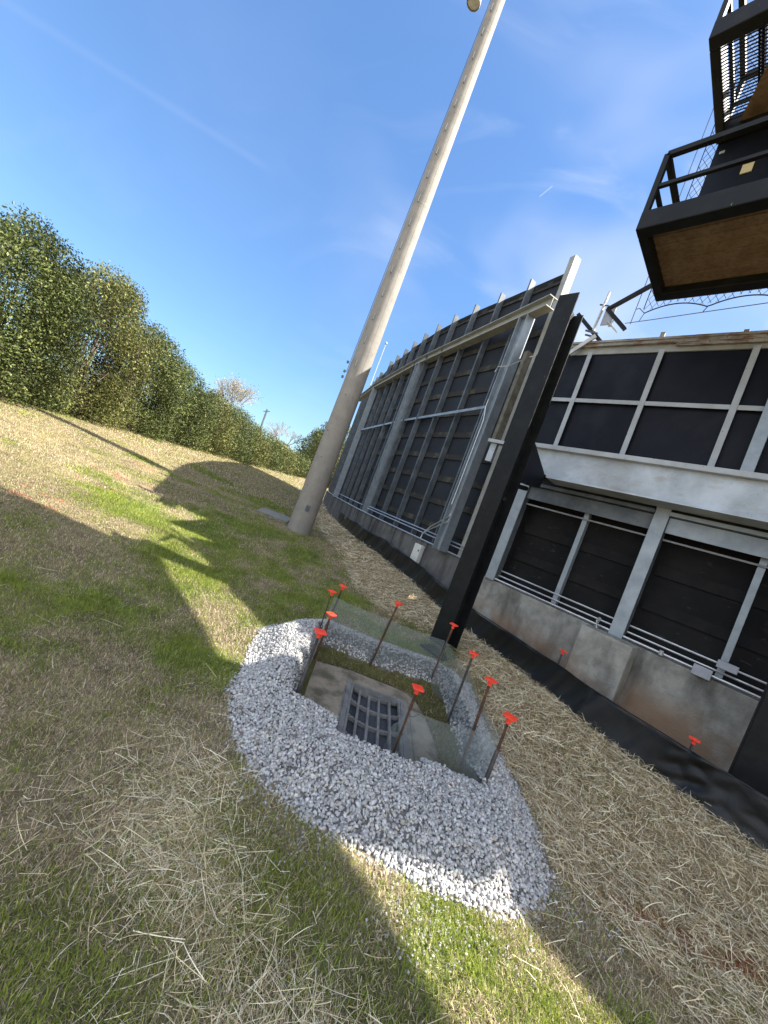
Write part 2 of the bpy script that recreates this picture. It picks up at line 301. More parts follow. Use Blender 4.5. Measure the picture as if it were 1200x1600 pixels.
def hbase(x,y):
    x=np.asarray(x,float); y=np.asarray(y,float)
    yc=np.clip(y,-4,50)
    left=.60*sm((-x-1.5)/8.5)*(1+.012*(yc-10))
    mid=.15*sm((yc-6)/4)
    w=.29*sm(1-(xf(y)-x)/1.35)*(1-.3*sm((yc-7)/4))
    h=left+mid+w+.05*(fbm(x*.6+5,y*.6+9,3)-.5)+.018*(fbm(x*3,y*3,2)-.5)
    return h
def mound(x,y):
    x=np.asarray(x,float); y=np.asarray(y,float)
    o=inside(OUT,x,y)&~inside(INN,x,y); do=pdist(OUT,x,y); di=pdist(INN,x,y)
    k_=sm((y-2.55)/.35); hh=(.135+.07*k_)*sm(do/.34)*((1-k_)*(1-.25*sm(1-di/.12))+k_*sm(.15+di/.10))
    return np.where(o,hh,0)
def hground(x,y):
    h=hbase(x,y); i=inside(INN,x,y); di=pdist(INN,x,y)
    ap=sm(pdist(INN,x,y)/.12)
    h=np.where(i,h*(1-ap)+(-.045)*ap,h); h=np.where((x>.20)&(x<.83)&(y>2.44)&(y<3.52),-.3,h)
    return h+mound(x,y)
def hz(x,y): return float(hground(np.array([x]),np.array([y]))[0])
# where the grass is green, where it is straw covered, clay, paint
GB=[(-4.4,6.3,.9,.5),(-3.6,5.6,.8,.6),(-2.7,5.5,.7,.8),(-1.9,4.5,.7,.6),(-1.3,4.1,.5,.5),(-2.6,6.9,.8,.6),(-.3,6.0,.5,.8),(-2.9,7.6,1.2,.7),(-1.9,8.6,.7,.8),(.9,1.62,.35,.15),(-4.9,6.9,.9,.45),(-4.0,6.6,1.1,.5),(-3.3,6.2,.9,.7),(-2.3,5.2,.9,.9),(-2.3,6.4,.9,.8),(-1.4,6.3,.7,1.0),(-.8,5.0,.8,.7),(-2.1,3.35,.55,.3),(-2.3,3.8,.5,.35),(-.95,2.75,.35,.6),(-.95,3.9,.45,.6),(-.5,1.0,.35,.2),(-1.2,1.75,.25,.15),(1.0,1.5,.5,.22),(1.35,1.4,.5,.2),(.15,1.38,.4,.18),(.32,1.15,.3,.2),(1.9,1.78,.35,.12),(2.4,1.65,.3,.12),(-1.65,3.5,.5,.4),(-1.8,2.4,.3,.2),(-3.0,8.6,.9,1.2),(-1.3,7.6,.7,1.2),(-5.5,9.6,1.2,.3),(-6,13,1.6,.6),(-3.5,12,1.0,2.5),(.6,5.2,.9,.5),(1.1,3.7,.3,.5),(.0,3.9,.5,.2)]
def green(x,y):
    wx=x+.55*(fbm(x*1.6+11,y*1.6+2,4)-.5)+.12*(fbm(x*8+1,y*8,2)-.5); wy=y+.55*(fbm(x*1.6+51,y*1.6+23,4)-.5)+.12*(fbm(x*8+9,y*8+4,2)-.5); g=0
    for a,b,p,q in GB: g=np.maximum(g,np.exp(-((wx-a)/p)**2-((wy-b)/q)**2))
    near=sm((9-y)/4)*sm((x+7)/3)
    return np.clip(.95*g*(.45+1.1*fbm(x*5,y*5,3))+2.6*(fbm(x*1.7+3,y*1.7,5)-.56)+.20*near,0,1)*np.where((y<2.0)&(x<.5),.62,1)
SL=np.array([(1.0,2.25),(1.74,2.0),(1.9,1.88),(2.15,1.6),(3.2,1.55),(4.3,1.58),(5.3,1.45),(6.0,.55),(6.6,.05),(8,-.35),(10.6,-1.35),(14,-2.3),(18,-3.35),(26,-5.3),(60,-17)])
def straw(x,y):
    """0..1 straw mulch cover"""
    d=x-np.interp(y,SL[:,0],SL[:,1])+.22*(fbm(x*2.3,y*2.3,3)-.5)*2
    return sm(d/.22+.3)*(x<xf(y)+.05)
def ground_col(x,y):
    g=green(x,y)[...,None]; n1=fbm(x*7,y*7,3)[...,None]; n2=fbm(x*1.1+40,y*1.1+7,4)[...,None]
    tan=np.array([.235,.185,.11])*(.5+.9*n1); tan=tan*(1-.35*(n2<.42))
    grn=np.array([.085,.105,.032])*(.6+.8*n1)
    base=tan*(1-g)+grn*g
    st=straw(x,y)[...,None]; base=base*(1-st)+np.array([.24,.18,.10])*(.5+.9*n1)*st
    cl=(np.exp(-((x-2.2)/.30)**2-((y-2.06)/.07)**2)+.8*np.exp(-((x-2.55)/.25)**2-((y-1.95)/.06)**2))[...,None]; cl=np.clip(cl*1.4*(fbm(x*9,y*9,2)[...,None]>.42),0,1)
    base=base*(1-cl)+np.array([.22,.070,.032])*(.7+.6*n1)*cl
    gr=(mound(x,y)>.004)[...,None]; base=np.where(gr,np.array([.14,.14,.14])*(.6+.7*n1),base)
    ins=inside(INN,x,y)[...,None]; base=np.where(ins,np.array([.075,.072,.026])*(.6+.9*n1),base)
    return base
def paint(x,y):
    p=0
    for a,b,l_,w_ in ((-5.2,7.55,.55,.07),(-4.8,6.5,.5,.05),(-4.15,4.72,.45,.05),(-4.35,5.1,.4,.05),(-5.8,9.2,.4,.07)):
        u=(x-a)*.95+(y-b)*.3; v=-(x-a)*.3+(y-b)*.95
        p=np.maximum(p,np.exp(-(u/l_)**4-((v+.06*np.sin(u*9))/w_)**2))
    return p*(fbm(x*6,y*6,2)>.47)

# ---------------- ground sheet ----------------
def axis(*segs):
    r=[]
    for a,b,d in segs: r+=list(np.arange(a,b,d))
    return np.array(r+[segs[-1][1]])
gx=axis((-900,-100,80),(-100,-20,10),(-20,-8,.5),(-8,-2,.12),(-2,3.2,.04),(3.2,8,.2),(8,60,6),(60,900,84))
gy=axis((-300,-20,40),(-20,-4,1),(-4,0,.2),(0,.8,.1),(.8,5.2,.04),(5.2,14,.12),(14,50,.6),(50,120,10),(120,1500,138))
X,Y=np.meshgrid(gx,gy); Hh=hground(X,Y)
V=np.stack([X,Y,Hh],-1).reshape(-1,3); nx=len(gx); ny=len(gy)
I=np.arange(nx*ny).reshape(ny,nx); F=np.stack([I[:-1,:-1],I[:-1,1:],I[1:,1:],I[1:,:-1]],-1).reshape(-1,4)
cc=ground_col(X,Y); pp=paint(X,Y)[...,None]*.35; cc=cc*(1-pp)+np.array([.5,.08,.05])*pp
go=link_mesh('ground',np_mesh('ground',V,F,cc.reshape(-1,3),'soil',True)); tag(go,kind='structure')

# ---------------- grass blades ----------------
def scatter(n,xr,yr,fn):
    """n candidates in a box kept with probability fn"""
    x=rng.uniform(*xr,n); y=rng.uniform(*yr,n); k=rng.random(n)<fn(x,y); return x[k],y[k]
def blades(x,y,ln,wd,lean):
    n=len(x); a=rng.uniform(0,2*np.pi,n); ln=ln*rng.uniform(.5,1.4,n); wd=wd*rng.uniform(.6,1.4,n); th=np.clip(rng.normal(lean,.35,n),0.05,1.5)
    z=hground(x,y); w_=np.stack([-np.sin(a)*wd/2,np.cos(a)*wd/2,0*a],-1); P=np.stack([x,y,z-.002],-1)
    d1=np.stack([np.cos(a)*np.sin(th*.6),np.sin(a)*np.sin(th*.6),np.cos(th*.6)],-1); d2=np.stack([np.cos(a)*np.sin(th*1.15),np.sin(a)*np.sin(th*1.15),np.cos(th*1.15)],-1)
    m_=P+d1*(ln*.55)[:,None]; t_=m_+d2*(ln*.5)[:,None]
    V=np.stack([P-w_,P+w_,m_+w_*.8,m_-w_*.8,t_],1)
    V=V.reshape(-1,3); b=np.arange(n)[:,None]*5
    F=np.concatenate([b+np.array([[0,1,2]]),b+np.array([[0,2,3]]),b+np.array([[3,2,4]])]); return V,F
Vs=[];Fs=[];Cs=[];k0=0
def keep(x,y):
    return (1-.6*inside(INN,x,y))*(1-.8*straw(x,y))*(~(inside(OUT,x,y)&~inside(INN,x,y)))*(~inside(APR,x,y))*(x<xf(y)-.02)*(.45+.55*sm((fbm(x*3.1,y*3.1,3)-.35)/.3))
APR=np.array([(-.24,2.5),(-.24,3.46),(-.05,3.66),(.24,3.74),(.66,3.74),(.84,3.60),(.92,3.4),(1.04,3.0),(1.03,2.5)])
for (xr,yr,n,ln,wd) in (((-4.2,3.4),(.75,3.2),760000,.030,.0026),((-8.5,3),(3.2,6.5),560000,.036,.0040),((-13,1.6),(6.5,12),420000,.042,.0055),((-16,.5),(12,30),260000,.07,.013),((-24,-1),(30,60),60000,.12,.04)):
    x,y=scatter(n,xr,yr,keep)
    g=green(x,y); isg=rng.random(len(x))<(.14+.78*g)*np.where(inside(INN,x,y),.45,1)
    V,F=blades(x,y,ln*np.where(isg,1.1,.95),wd,np.where(isg,.75,1.1))
    q=rng.random((len(x),1)); n1=fbm(x*7,y*7,3)[:,None]
    tan=np.array([.56,.455,.295])*(.30+1.2*q); brn=np.array([.30,.24,.16])*(.7+.5*q)
    tan=np.where(rng.random((len(x),1))<.35,brn,tan)
    grn=(np.array([.13,.185,.030])*(1-q)+np.array([.34,.38,.055])*q)*(.7+.6*n1)
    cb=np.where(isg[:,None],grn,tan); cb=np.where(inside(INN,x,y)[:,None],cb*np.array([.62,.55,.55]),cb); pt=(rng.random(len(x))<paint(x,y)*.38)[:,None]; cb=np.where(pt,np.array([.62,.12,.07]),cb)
    Vs.append(V);Fs.append(F+k0);Cs.append(np.repeat(cb,5,0));k0+=len(V)
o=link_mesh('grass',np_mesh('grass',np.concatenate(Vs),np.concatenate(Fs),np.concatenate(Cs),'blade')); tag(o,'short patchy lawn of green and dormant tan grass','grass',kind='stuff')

# ---------------- straw ----------------
def stalks(x,y,ln,wd,zmin,zmax,tilt=.15,bend=.5,seg=4,shade=(.6,1.05)):
    n=len(x); a=rng.uniform(0,2*np.pi,n); L_=ln*rng.uniform(.22,1.5,n); wd=wd*rng.uniform(.5,1.5,n); el=rng.normal(0,tilt,n); cv=rng.normal(0,bend,n)
    kink=np.where(rng.random(n)<.25,rng.normal(0,.9,n),0); roll=rng.uniform(-.9,.9,n)
    pts=[]; P=np.stack([x,y,0*x],-1); zz=rng.uniform(zmin,zmax,n); P=P-np.stack([np.cos(a),np.sin(a),0*a],-1)*(L_/2)[:,None]
    ws=[]
    for k in range(seg+1):
        aa=a+cv*(k/seg-.5)+np.where(k>seg/2,kink,0); el2=el+.35*np.sin(cv*3)*(k/seg-.5)
        d=np.stack([np.cos(aa)*np.cos(el2),np.sin(aa)*np.cos(el2),np.sin(el2)],-1)
        pts.append(P.copy()); nrm=np.stack([-np.sin(aa)*np.cos(roll),np.cos(aa)*np.cos(roll),np.sin(roll)],-1); ws.append(nrm*(wd/2*(1-.45*k/seg))[:,None]); P=P+d*(L_/seg)[:,None]
    h=[hground(p[:,0],p[:,1]) for p in pts]
    for k in range(seg+1): pts[k][:,2]=np.maximum(pts[k][:,2]+h[seg//2]*.5+h[k]*.5+zz, h[k]+.0015)
    V=np.stack([pts[k]+sg*ws[k] for k in range(seg+1) for sg in (-1,1)],1).reshape(-1,3)
    b=np.arange(n)[:,None]*(2*(seg+1)); F=np.concatenate([b+np.array([[2*k,2*k+1,2*k+3,2*k+2]]) for k in range(seg)])
    q=rng.uniform(*shade,(n,1)); base=np.array([.82,.67,.42])*q; pale=np.array([.93,.84,.60])*q; dk=np.array([.40,.29,.16])*q
    u=rng.random((n,1)); col=np.where(u<.34,pale,np.where(u>.72,dk,base)); return V,F,np.repeat(col,2*(seg+1),0)
def join(parts,name,m,label,cat):
    Vs=[];Fs=[];Cs=[];k=0
    for V,F,C_ in parts: Vs.append(V);Fs.append(F+k);Cs.append(C_);k+=len(V)
    o=link_mesh(name,np_mesh(name,np.concatenate(Vs),np.concatenate(Fs),np.concatenate(Cs),m)); return tag(o,label,cat,kind='stuff')
parts=[]
for (xr,yr,n,ln,wd,zm) in (((1.3,4.4),(1.2,3.2),30000,.105,.0032,.035),((1.2,3.4),(3.2,5.6),22000,.11,.004,.04),((-.6,2.3),(5.4,8.5),18000,.13,.0055,.04),((-3.5,.8),(8.5,16),22000,.17,.010,.04),((-7,-2),(16,32),9000,.26,.02,.04)):
    x,y=scatter(n,xr,yr,lambda x,y: straw(x,y)*(~inside(OUT*1.0,x,y))*(1-.75*np.clip(np.exp(-((x-2.2)/.30)**2-((y-2.06)/.06)**2)+np.exp(-((x-2.55)/.25)**2-((y-1.95)/.05)**2),0,1)))
    parts.append(stalks(x,y,ln,wd,.0,zm,.20))
join(parts,'straw_mulch','straw','thick bed of tan straw mulch laid along the black silt fence','straw mulch')
parts=[]
def loose(cx,cy,sx,sy,n,ln=.12,wd=.0021,zm=.018):
    n=int(n*2.3)
    x=rng.normal(cx,sx,n); y=rng.normal(cy,sy,n); k=y>.7; return stalks(x[k],y[k],ln,wd,.0,zm,.12,.32,4,(.65,1.15))
for a in ((-.42,1.64,.17,.13,950),(-.2,1.42,.16,.10,650),(-.50,1.97,.22,.12,260),(.15,1.17,.22,.12,420),(.42,1.10,.16,.08,230),(-1.0,1.8,.45,.45,90),(-1.8,3.0,.8,.8,90),(0,1.6,1.0,.5,90),(1.9,1.75,.5,.22,300),(-1.1,1.3,.4,.25,70),(-3,5,1.4,1.0,60),(.7,5.2,.6,.5,260),(1.2,4.6,.25,.4,120)): parts.append(loose(*a))
join(parts,'loose_straw','straw','loose straw stalks strewn over the lawn in front of the gravel','straw')

# ---------------- gravel ----------------
def rock_proto():
    import bmesh
    bm=bmesh.new()
    n=random.randint(9,13); ax=(1,random.uniform(.65,.95),random.uniform(.5,.8))
    for i in range(n):
        v=Vector((random.gauss(0,1),random.gauss(0,1),random.gauss(0,1))).normalized()*random.uniform(.82,1.05); bm.verts.new((v.x*ax[0],v.y*ax[1],v.z*ax[2]))
    bmesh.ops.convex_hull(bm,input=bm.verts); lv=[v for v in bm.verts if not v.link_faces]
    for v in lv: bm.verts.remove(v)
    bmesh.ops.triangulate(bm,faces=bm.faces); bm.verts.ensure_lookup_table(); bm.verts.index_update()
    V=np.array([v.co[:] for v in bm.verts]); F=np.array([[q.index for q in f.verts] for f in bm.faces]); bm.free(); return V,F
RP=[rock_proto() for _ in range(14)]
def rocks(x,y,zoff,size,hh=None):
    parts=[]; n=len(x); which=rng.integers(0,len(RP),n); h=hground(x,y) if hh is None else hh
    for w in range(len(RP)):
        k=np.where(which==w)[0]; m_=len(k)
        if not m_: continue
        V,F=RP[w]; q=rng.normal(size=(m_,4)); q/=np.linalg.norm(q,axis=1)[:,None]; a,b,c_,d=q.T
        Rm=np.stack([1-2*(c_*c_+d*d),2*(b*c_-a*d),2*(b*d+a*c_),2*(b*c_+a*d),1-2*(b*b+d*d),2*(c_*d-a*b),2*(b*d-a*c_),2*(c_*d+a*b),1-2*(b*b+c_*c_)],-1).reshape(-1,3,3)
        sz=size[k][:,None,None]; P=np.stack([x[k],y[k],h[k]+zoff[k]],-1)
        VV=np.einsum('nij,vj->nvi',Rm,V)*sz+P[:,None,:]
        FF=(F[None]+(np.arange(m_)*len(V))[:,None,None]).reshape(-1,3)
        g=rng.uniform(.28,.56,(m_,1))*np.where(rng.random((m_,1))<.12,.62,1); tint=np.array([1.02,1.0,.98])+rng.normal(0,.02,(m_,3)); tint=np.where(rng.random((m_,1))<.08,np.array([1.08,.98,.86]),tint)
        parts.append((VV.reshape(-1,3),FF,np.repeat(g*tint,len(V),0)))
    return parts
def ringk(x,y): return (inside(OUT,x+.10*(fbm(x*5,y*5,2)-.5),y+.10*(fbm(x*5+7,y*5,2)-.5))&~inside(INN,x,y)).astype(float)
x,y=scatter(62000,(-.85,1.7),(1.7,4.55),ringk)
edge=pdist(OUT,x,y); k=(rng.random(len(x))<np.clip(edge/.06+.25,0,1)); x,y=x[k],y[k]
gp=rocks(x,y,rng.uniform(-.004,.012,len(x)),rng.triangular(.008,.013,.023,len(x)))
n_=5200; idx=rng.integers(0,len(INN),n_); A=INN[idx]; B=INN[(idx+1)%len(INN)]; ln_=np.hypot(*(B-A).T); kk=(rng.random(n_)<ln_/ln_.max())&(A[:,1]>2.7); A=A[kk];B=B[kk]; n_=len(A); P=A+(B-A)*rng.random((n_,1)); ci=INN.mean(0); dv=P-ci; dv/=np.linalg.norm(dv,axis=1)[:,None]
zz_=rng.uniform(-.03,.13,n_); P=P+dv*(.012+.06*np.clip(zz_,0,1)/.15+rng.uniform(-.004,.01,n_))[:,None]; gp+=rocks(P[:,0],P[:,1],zz_,rng.uniform(.009,.018,n_),np.zeros(n_))
# fringe of single stones round the pile
t=rng.random(1500); idx=rng.integers(0,len(OUT),1500); A=OUT[idx]; B=OUT[(idx+1)%len(OUT)]; P=A+(B-A)*t[:,None]; ctr=OUT.mean(0); dv=P-ctr; dv/=np.linalg.norm(dv,axis=1)[:,None]
P=P+dv*rng.exponential(.055,1500)[:,None]-dv*.02; gp+=rocks(P[:,0],P[:,1],rng.uniform(.0,.006,1500),rng.uniform(.006,.014,1500))
for (a,b,p,q,n) in ((.85,1.62,.16,.05,260),(.72,1.5,.12,.05,110),(1.75,1.9,.12,.10,140),(1.0,1.6,.22,.05,130),(.15,1.7,.15,.08,90),(-.9,3.3,.08,.4,40)):
    gp+=rocks(rng.normal(a,p,n),rng.normal(b,q,n),rng.uniform(0,.006,n),rng.uniform(.006,.012,n))
join(gp,'gravel','stone','pale grey crushed stone banked round the storm drain','gravel')

# ---------------- storm drain ----------------
dr=empty('storm_drain',(.5,3.1,-.03),'concrete storm drain inlet with a cast iron grate, inside the gravel ring','storm drain')
zt=-.025; A2=[(-.24,2.45),(-.24,3.46),(-.05,3.66),(.24,3.74),(.66,3.74),(.84,3.60),(.92,3.4),(1.04,3.0),(1.03,2.45)]
gx0,gx1,gy0,gy1=.235,.80,2.50,3.50
m=MB()
def slab(poly,z1,z0): 
    n=len(poly); m.add([(a,b,z1) for a,b in poly]+[(a,b,z0) for a,b in poly],[tuple(range(n))[::-1]]+[(i,(i+1)%n,n+(i+1)%n,n+i) for i in range(n)])
slab([(-.24,2.45),(-.24,3.46),(-.17,3.64),(.24,3.72),(gx0,gy1),(gx0,2.45)][::-1],zt,-.2)
slab([(.24,3.72),(.80,3.70),(.90,3.62),(gx1,gy1),(gx0,gy1)][::-1],zt,-.2)
slab([(.90,3.62),(.98,3.4),(1.04,3.0),(1.03,2.45),(gx1,2.45),(gx1,gy1)][::-1],zt,-.2)
m2=m; m2.f=[tuple(reversed(f)) if False else f for f in m2.f]
m.build('concrete_apron','apron',dr)
fr=MB(); fw=.042; zf=zt+.006
fr.obox((gx0,gy0,zf-.05),(fw,0,0),(0,gy1-gy0,0),(0,0,.05)); fr.obox((gx1-fw,gy0,zf-.05),(fw,0,0),(0,gy1-gy0,0),(0,0,.05)); fr.obox((gx0+fw,gy1-fw*.7,zf-.05),(gx1-gx0-2*fw,0,0),(0,fw*.7,0),(0,0,.0498))
fr.obox((gx0-.012,gy0+.1,zf-.004),(.010,0,0),(0,.78,0),(0,0,.010)); fr.obox((gx1+.035,gy0+.1,zf-.004),(.008,0,0),(0,.85,0),(0,0,.010))
fr.build('grate_frame','cast_iron',dr,bevel=.003)
gr=MB(); ix0,ix1=gx0+fw+.002,gx1-fw-.002; iy1=gy1-fw*.7-.002; nc=5; cw=(ix1-ix0)/nc
def dish(x): u=(x-(ix0+ix1)/2)/((ix1-ix0)/2); return -.045*(1-u*u)-.004
for i in range(nc+1):
    xx=ix0+i*cw; ww=.021 if 0<i<nc else .02; xx=min(max(xx,ix0+ww/2),ix1-ww/2); gr.cbox((xx,(gy0+iy1)/2,zf+dish(xx)-.014),ww,iy1-gy0,.03)
rows=[iy1-.010-k*.235 for k in range(5)]
for yy in rows:
    pts=[ix0+(ix1-ix0)*k/14 for k in range(15)]
    for a,b in zip(pts[:-1],pts[1:]): gr.obox((a,yy-.010,zf+dish((a+b)/2)-.030),(b-a,0,0),(0,.020,0),(0,0,.0285))
gr.build('grate','cast_iron',dr)
MB().obox((ix0,gy0,zt-.085),(ix1-ix0,0,0),(0,iy1-gy0,0),(0,0,.012)).build('inlet_bottom','pit',dr)
# ---------------- stakes with caps ----------------
def stake(x,y,z0,z1,label,group,tx=0,ty=0,bare=False,r=.0105,thick_low=False,cs=1.0,rz=None):
    o=empty('rebar_stake',(x,y,z0),label,'stake',group)
    top=Vector((x+tx,y+ty,z1)); bot=Vector((x,y,z0-.06)); d=top-bot; m=MB(); n=int((z1-z0)/.016)
    m.tube([bot,bot+d*.97],r,8)
    for k in range(n):
        q=bot+d*(k+.5)/n*.96; m.tube([q-d.normalized()*.0025,q+d.normalized()*.0025],r*1.17,8)
    m.build('rod','rod_bare' if bare else 'rod',o,smooth=True)
    if thick_low: MB().tube([bot,bot+d*.55,bot+d*.57],[r*1.75,r*1.6,r*1.2],8).build('sleeve','rod_bare',o,smooth=True)
    cp=MB(); u=d.normalized(); a=rz if rz is not None else random.uniform(0,1.5)
    ax=Vector((math.cos(a),math.sin(a),0)); ax=(ax-u*ax.dot(u)).normalized(); ay=u.cross(ax)
    w=.041*cs; T=top+u*.002
    rows_=[(-.045,.0155),(-.012,.0175),(-.006,.024)]
    vs=[];fs=[]
    for (h_,rr) in rows_:
        for k in range(12): t_=2*math.pi*k/12; vs.append(T+u*h_*cs+(ax*math.cos(t_)+ay*math.sin(t_))*rr*cs)
    for i in range(2):
        for k in range(12): fs.append((i*12+k,i*12+(k+1)%12,(i+1)*12+(k+1)%12,(i+1)*12+k))
    fs.append(tuple(range(12))[::-1]); cp.add(vs,fs)
    # square plate with clipped corners, slightly dished edge
    pl=[]; ccn=.22
    for (p,q) in ((1,1-ccn),(1-ccn,1),(-1+ccn,1),(-1,1-ccn),(-1,-1+ccn),(-1+ccn,-1),(1-ccn,-1),(1,-1+ccn)): pl.append(ax*w*p+ay*w*q)
    vs=[T+q+u*(-.005) for q in pl]+[T+q+u*.001 for q in pl]+[T+q*.84+u*.0035 for q in pl]
    fs=[tuple(range(8))[::-1]]+[(i,(i+1)%8,8+(i+1)%8,8+i) for i in range(8)]+[(8+i,8+(i+1)%8,16+(i+1)%8,16+i) for i in range(8)]+[tuple(16+i for i in range(8))]
    cp.add(vs,fs)
    for k in range(-2,3): cp.bar(T+ax*(w*.14*k)-ay*w*.28*(1 if k%2 else .7)+u*.0048,T+ax*(w*.14*k)+ay*w*.28+u*.0048,w*.07,.0022,up=u)
    cp.build('cap','cap',o)
    return o
gs='capped stakes holding the wire screen round the drain'
stake(-.13,2.76,.06,.60,'thick dark stake with orange cap at the near left corner of the screen',gs,0,0,True,.0095,True,1.1,.35)
stake(-.13,3.62,-.01,.47,'rusty stake with orange cap directly behind the near left corner stake',gs,.0,0,cs=1.05)
stake(-.20,3.97,0,.585,'bright thin stake with orange cap left of the far left corner',gs,-.015,0,True,.006,cs=1.0)
stake(-.16,4.05,0,.66,'dark stake with orange cap standing at the far left corner of the screen',gs,.03,0)
stake(.42,3.92,-.01,.73,'stake leaning right with orange cap in the middle of the back screen',gs,.055,0)
stake(1.10,4.04,-.01,.69,'stake with orange cap at the back right corner, in front of the black post',gs,.03,0)
stake(1.20,3.37,-.01,.67,'black stake with orange cap, first along the right screen from the back corner',gs,0,0,True)
stake(1.20,2.78,.02,.70,'rusty brown stake with orange cap in the middle of the right screen',gs,-.02,0)
stake(1.30,2.56,.07,.585,'thickest stake with orange cap at the near right corner of the screen',gs,0,0,False,.0095,True,1.12,.9)
stake(.68,2.72,-.06,.48,'stake with orange cap standing beside the grate inside the ring',gs,0,0,cs=1.05,rz=.1)
gf='capped stakes behind the silt fence'
for (x_,y_,z_,lb) in ((3.20,3.24,.68,'short stake with orange cap rising over the wrinkled near end of the silt fence'),(2.62,4.55,.735,'short stake with orange cap against the concrete pedestal'),(.96,8.1,.665,'small stake with orange cap in front of the cream electrical box'),(.07,10.15,.66,'small orange capped stake against streaked concrete, next beyond the cream box'),(-.87,12.67,.68,'second tiny orange capped stake beyond the cream box along the far wall'),(-1.50,14.97,.68,'third tiny orange capped stake beyond the cream box along the far wall'),(-2.32,18.15,.68,'farthest tiny orange capped stake at the end of the wall')):
    stake(x_,y_,hz(x_,y_)-.02,z_,lb,gf,cs=1.0 if y_<6 else 1.25,bare=True)
# ---------------- wire screen ----------------
ws=empty('wire_screen',(.5,3.3,0),'grey woven wire screen tied to the stakes round the storm drain','wire screen')
def panel(p0,p1,zt0,zt1,zb,bulge,seed,parent=ws):
    nu,nv=24,14; P0,P1=Vector((*p0,0)),Vector((*p1,0)); d=P1-P0; nn=Vector((-d.y,d.x,0)).normalized(); L_=d.length; r_=random.Random(seed); ph=r_.uniform(0,6)
    vs=[];uv=[]
    for j in range(nv+1):
        for i in range(nu+1):
            u=i/nu; v=j/nv; q=P0+d*u; zz=zb+(zt0+(zt1-zt0)*u-.012*math.sin(math.pi*u)-zb)*v
            q=q+nn*(bulge*math.sin(math.pi*u)*(1-v)**1.5+.010*math.sin(u*7+ph+v*2)*math.sin(math.pi*u)); vs.append((q.x,q.y,zz)); uv.append((u*L_,zz))
    fs=[(j*(nu+1)+i,j*(nu+1)+i+1,(j+1)*(nu+1)+i+1,(j+1)*(nu+1)+i) for j in range(nv) for i in range(nu)]
    mb=MB(); mb.add(vs,fs); o=mb.build('screen_panel','wire',parent,smooth=True); uvl=o.data.uv_layers.new(name='UVMap')
    for lp in o.data.loops: uvl.data[lp.index].uv=uv[lp.vertex_index]
    return o
panel((-.125,2.78),(-.15,3.60),.50,.48,.02,.01,1); panel((-.15,3.60),(-.18,4.0),.48,.50,0,.01,2)
panel((-.18,4.02),(.41,3.93),.53,.53,-.03,.045,3); panel((.41,3.93),(1.10,4.02),.53,.50,-.03,.05,4)
panel((1.11,4.02),(1.205,3.38),.50,.51,-.03,.05,5); panel((1.205,3.38),(1.21,2.80),.51,.48,-.03,.05,6); panel((1.21,2.80),(1.315,2.555),.48,.43,0,.02,7)
panel((1.30,2.56),(.665,2.715),.42,.31,-.02,-.02,8); panel((.665,2.715),(.57,2.60),.31,.20,-.02,0,9)
for (x_,y_,z_) in ((.68,2.715,.27),(.68,2.71,.12),(1.20,3.37,.3),(1.20,2.78,.33),(1.20,2.78,.12),(1.30,2.56,.35),(1.30,2.56,.12),(-.13,2.76,.4),(-.13,2.76,.2),(1.10,4.04,.4),(.45,3.92,.4)):
    t=MB(); t.tube([(x_+.014*math.cos(k*.785),y_+.014*math.sin(k*.785),z_+.002*k) for k in range(9)],.0018,5)
    a=random.uniform(0,6.28); t.tube([(x_,y_-.014,z_),(x_+.05*math.cos(a),y_-.03,z_+.02*math.sin(a)),(x_+.09*math.cos(a),y_-.035,z_+.02+.03*math.sin(a*2))],.0016,5); t.build('zip_tie','tie',ws)

# ---------------- silt fence ----------------
def silt():
    ys=[1.4+i*.02 for i in range(190)]; ys+= [ys[-1]+.05*(i+1) for i in range(120)]; ys+=[ys[-1]+.15*(i+1) for i in range(70)]; ys=[q for q in ys if q<20.5]
    nv=16; vs=[];fs=[]; sag=[3.03,4.33,6.2,7.55,9.45,11.7,13.6,16.2]
    # arc length ripples
    px=None; sarc=0
    for i,yv in enumerate(ys):
        x_=float(xf(yv)); 
        if px is not None: sarc+=math.hypot(x_-px[0],yv-px[1])
        px=(x_,yv); dx=float(xf(yv+.1)-xf(yv-.1)); t=Vector((dx,.2,0)).normalized(); nn=Vector((-t.y,t.x,0))
        ds=min(abs(yv-q) for q in sag); h=.345+.09*min(1,max(0,(yv-6)/4)); h+= -.022*min(1,ds/.5)+.008*math.sin(sarc*5)
        zg=hz(x_,yv)
        for j in range(nv+1):
            v=j/nv; w=.022*math.sin(sarc*3.1+v*1.3)*v+.009*math.sin(sarc*11+v*4)+.004*math.sin(sarc*37+v*6)
            if 1.5<yv<3.3: e_=min(1,(3.3-yv)/.3); w+=e_*.045*(abs(float(fbm(np.array([sarc*5.0+v*1.5]),np.array([v*3.2-sarc*2.0]),3)[0])-.5)**.8-.12); 
            if abs(yv-3.03)<.25: w+=.012*math.cos((yv-3.03)/.25*math.pi/2)*math.sin(v*17+sarc*25)
            w+=.05*(1-v)**3
            vs.append((x_+nn.x*w,yv+nn.y*w,zg-.03+(h+.03)*v))
    n=len(ys); fs=[(i*(nv+1)+j,(i+1)*(nv+1)+j,(i+1)*(nv+1)+j+1,i*(nv+1)+j+1) for i in range(n-1) for j in range(nv)]
    o=MB().add(vs,fs).build('silt_fence','fabric',None,smooth=True); sol=o.modifiers.new('t','SOLIDIFY'); sol.thickness=.003
    tag(o,'low black fabric silt fence running along the foot of the concrete wall','silt fence'); return o
sf=silt()
hem=MB()
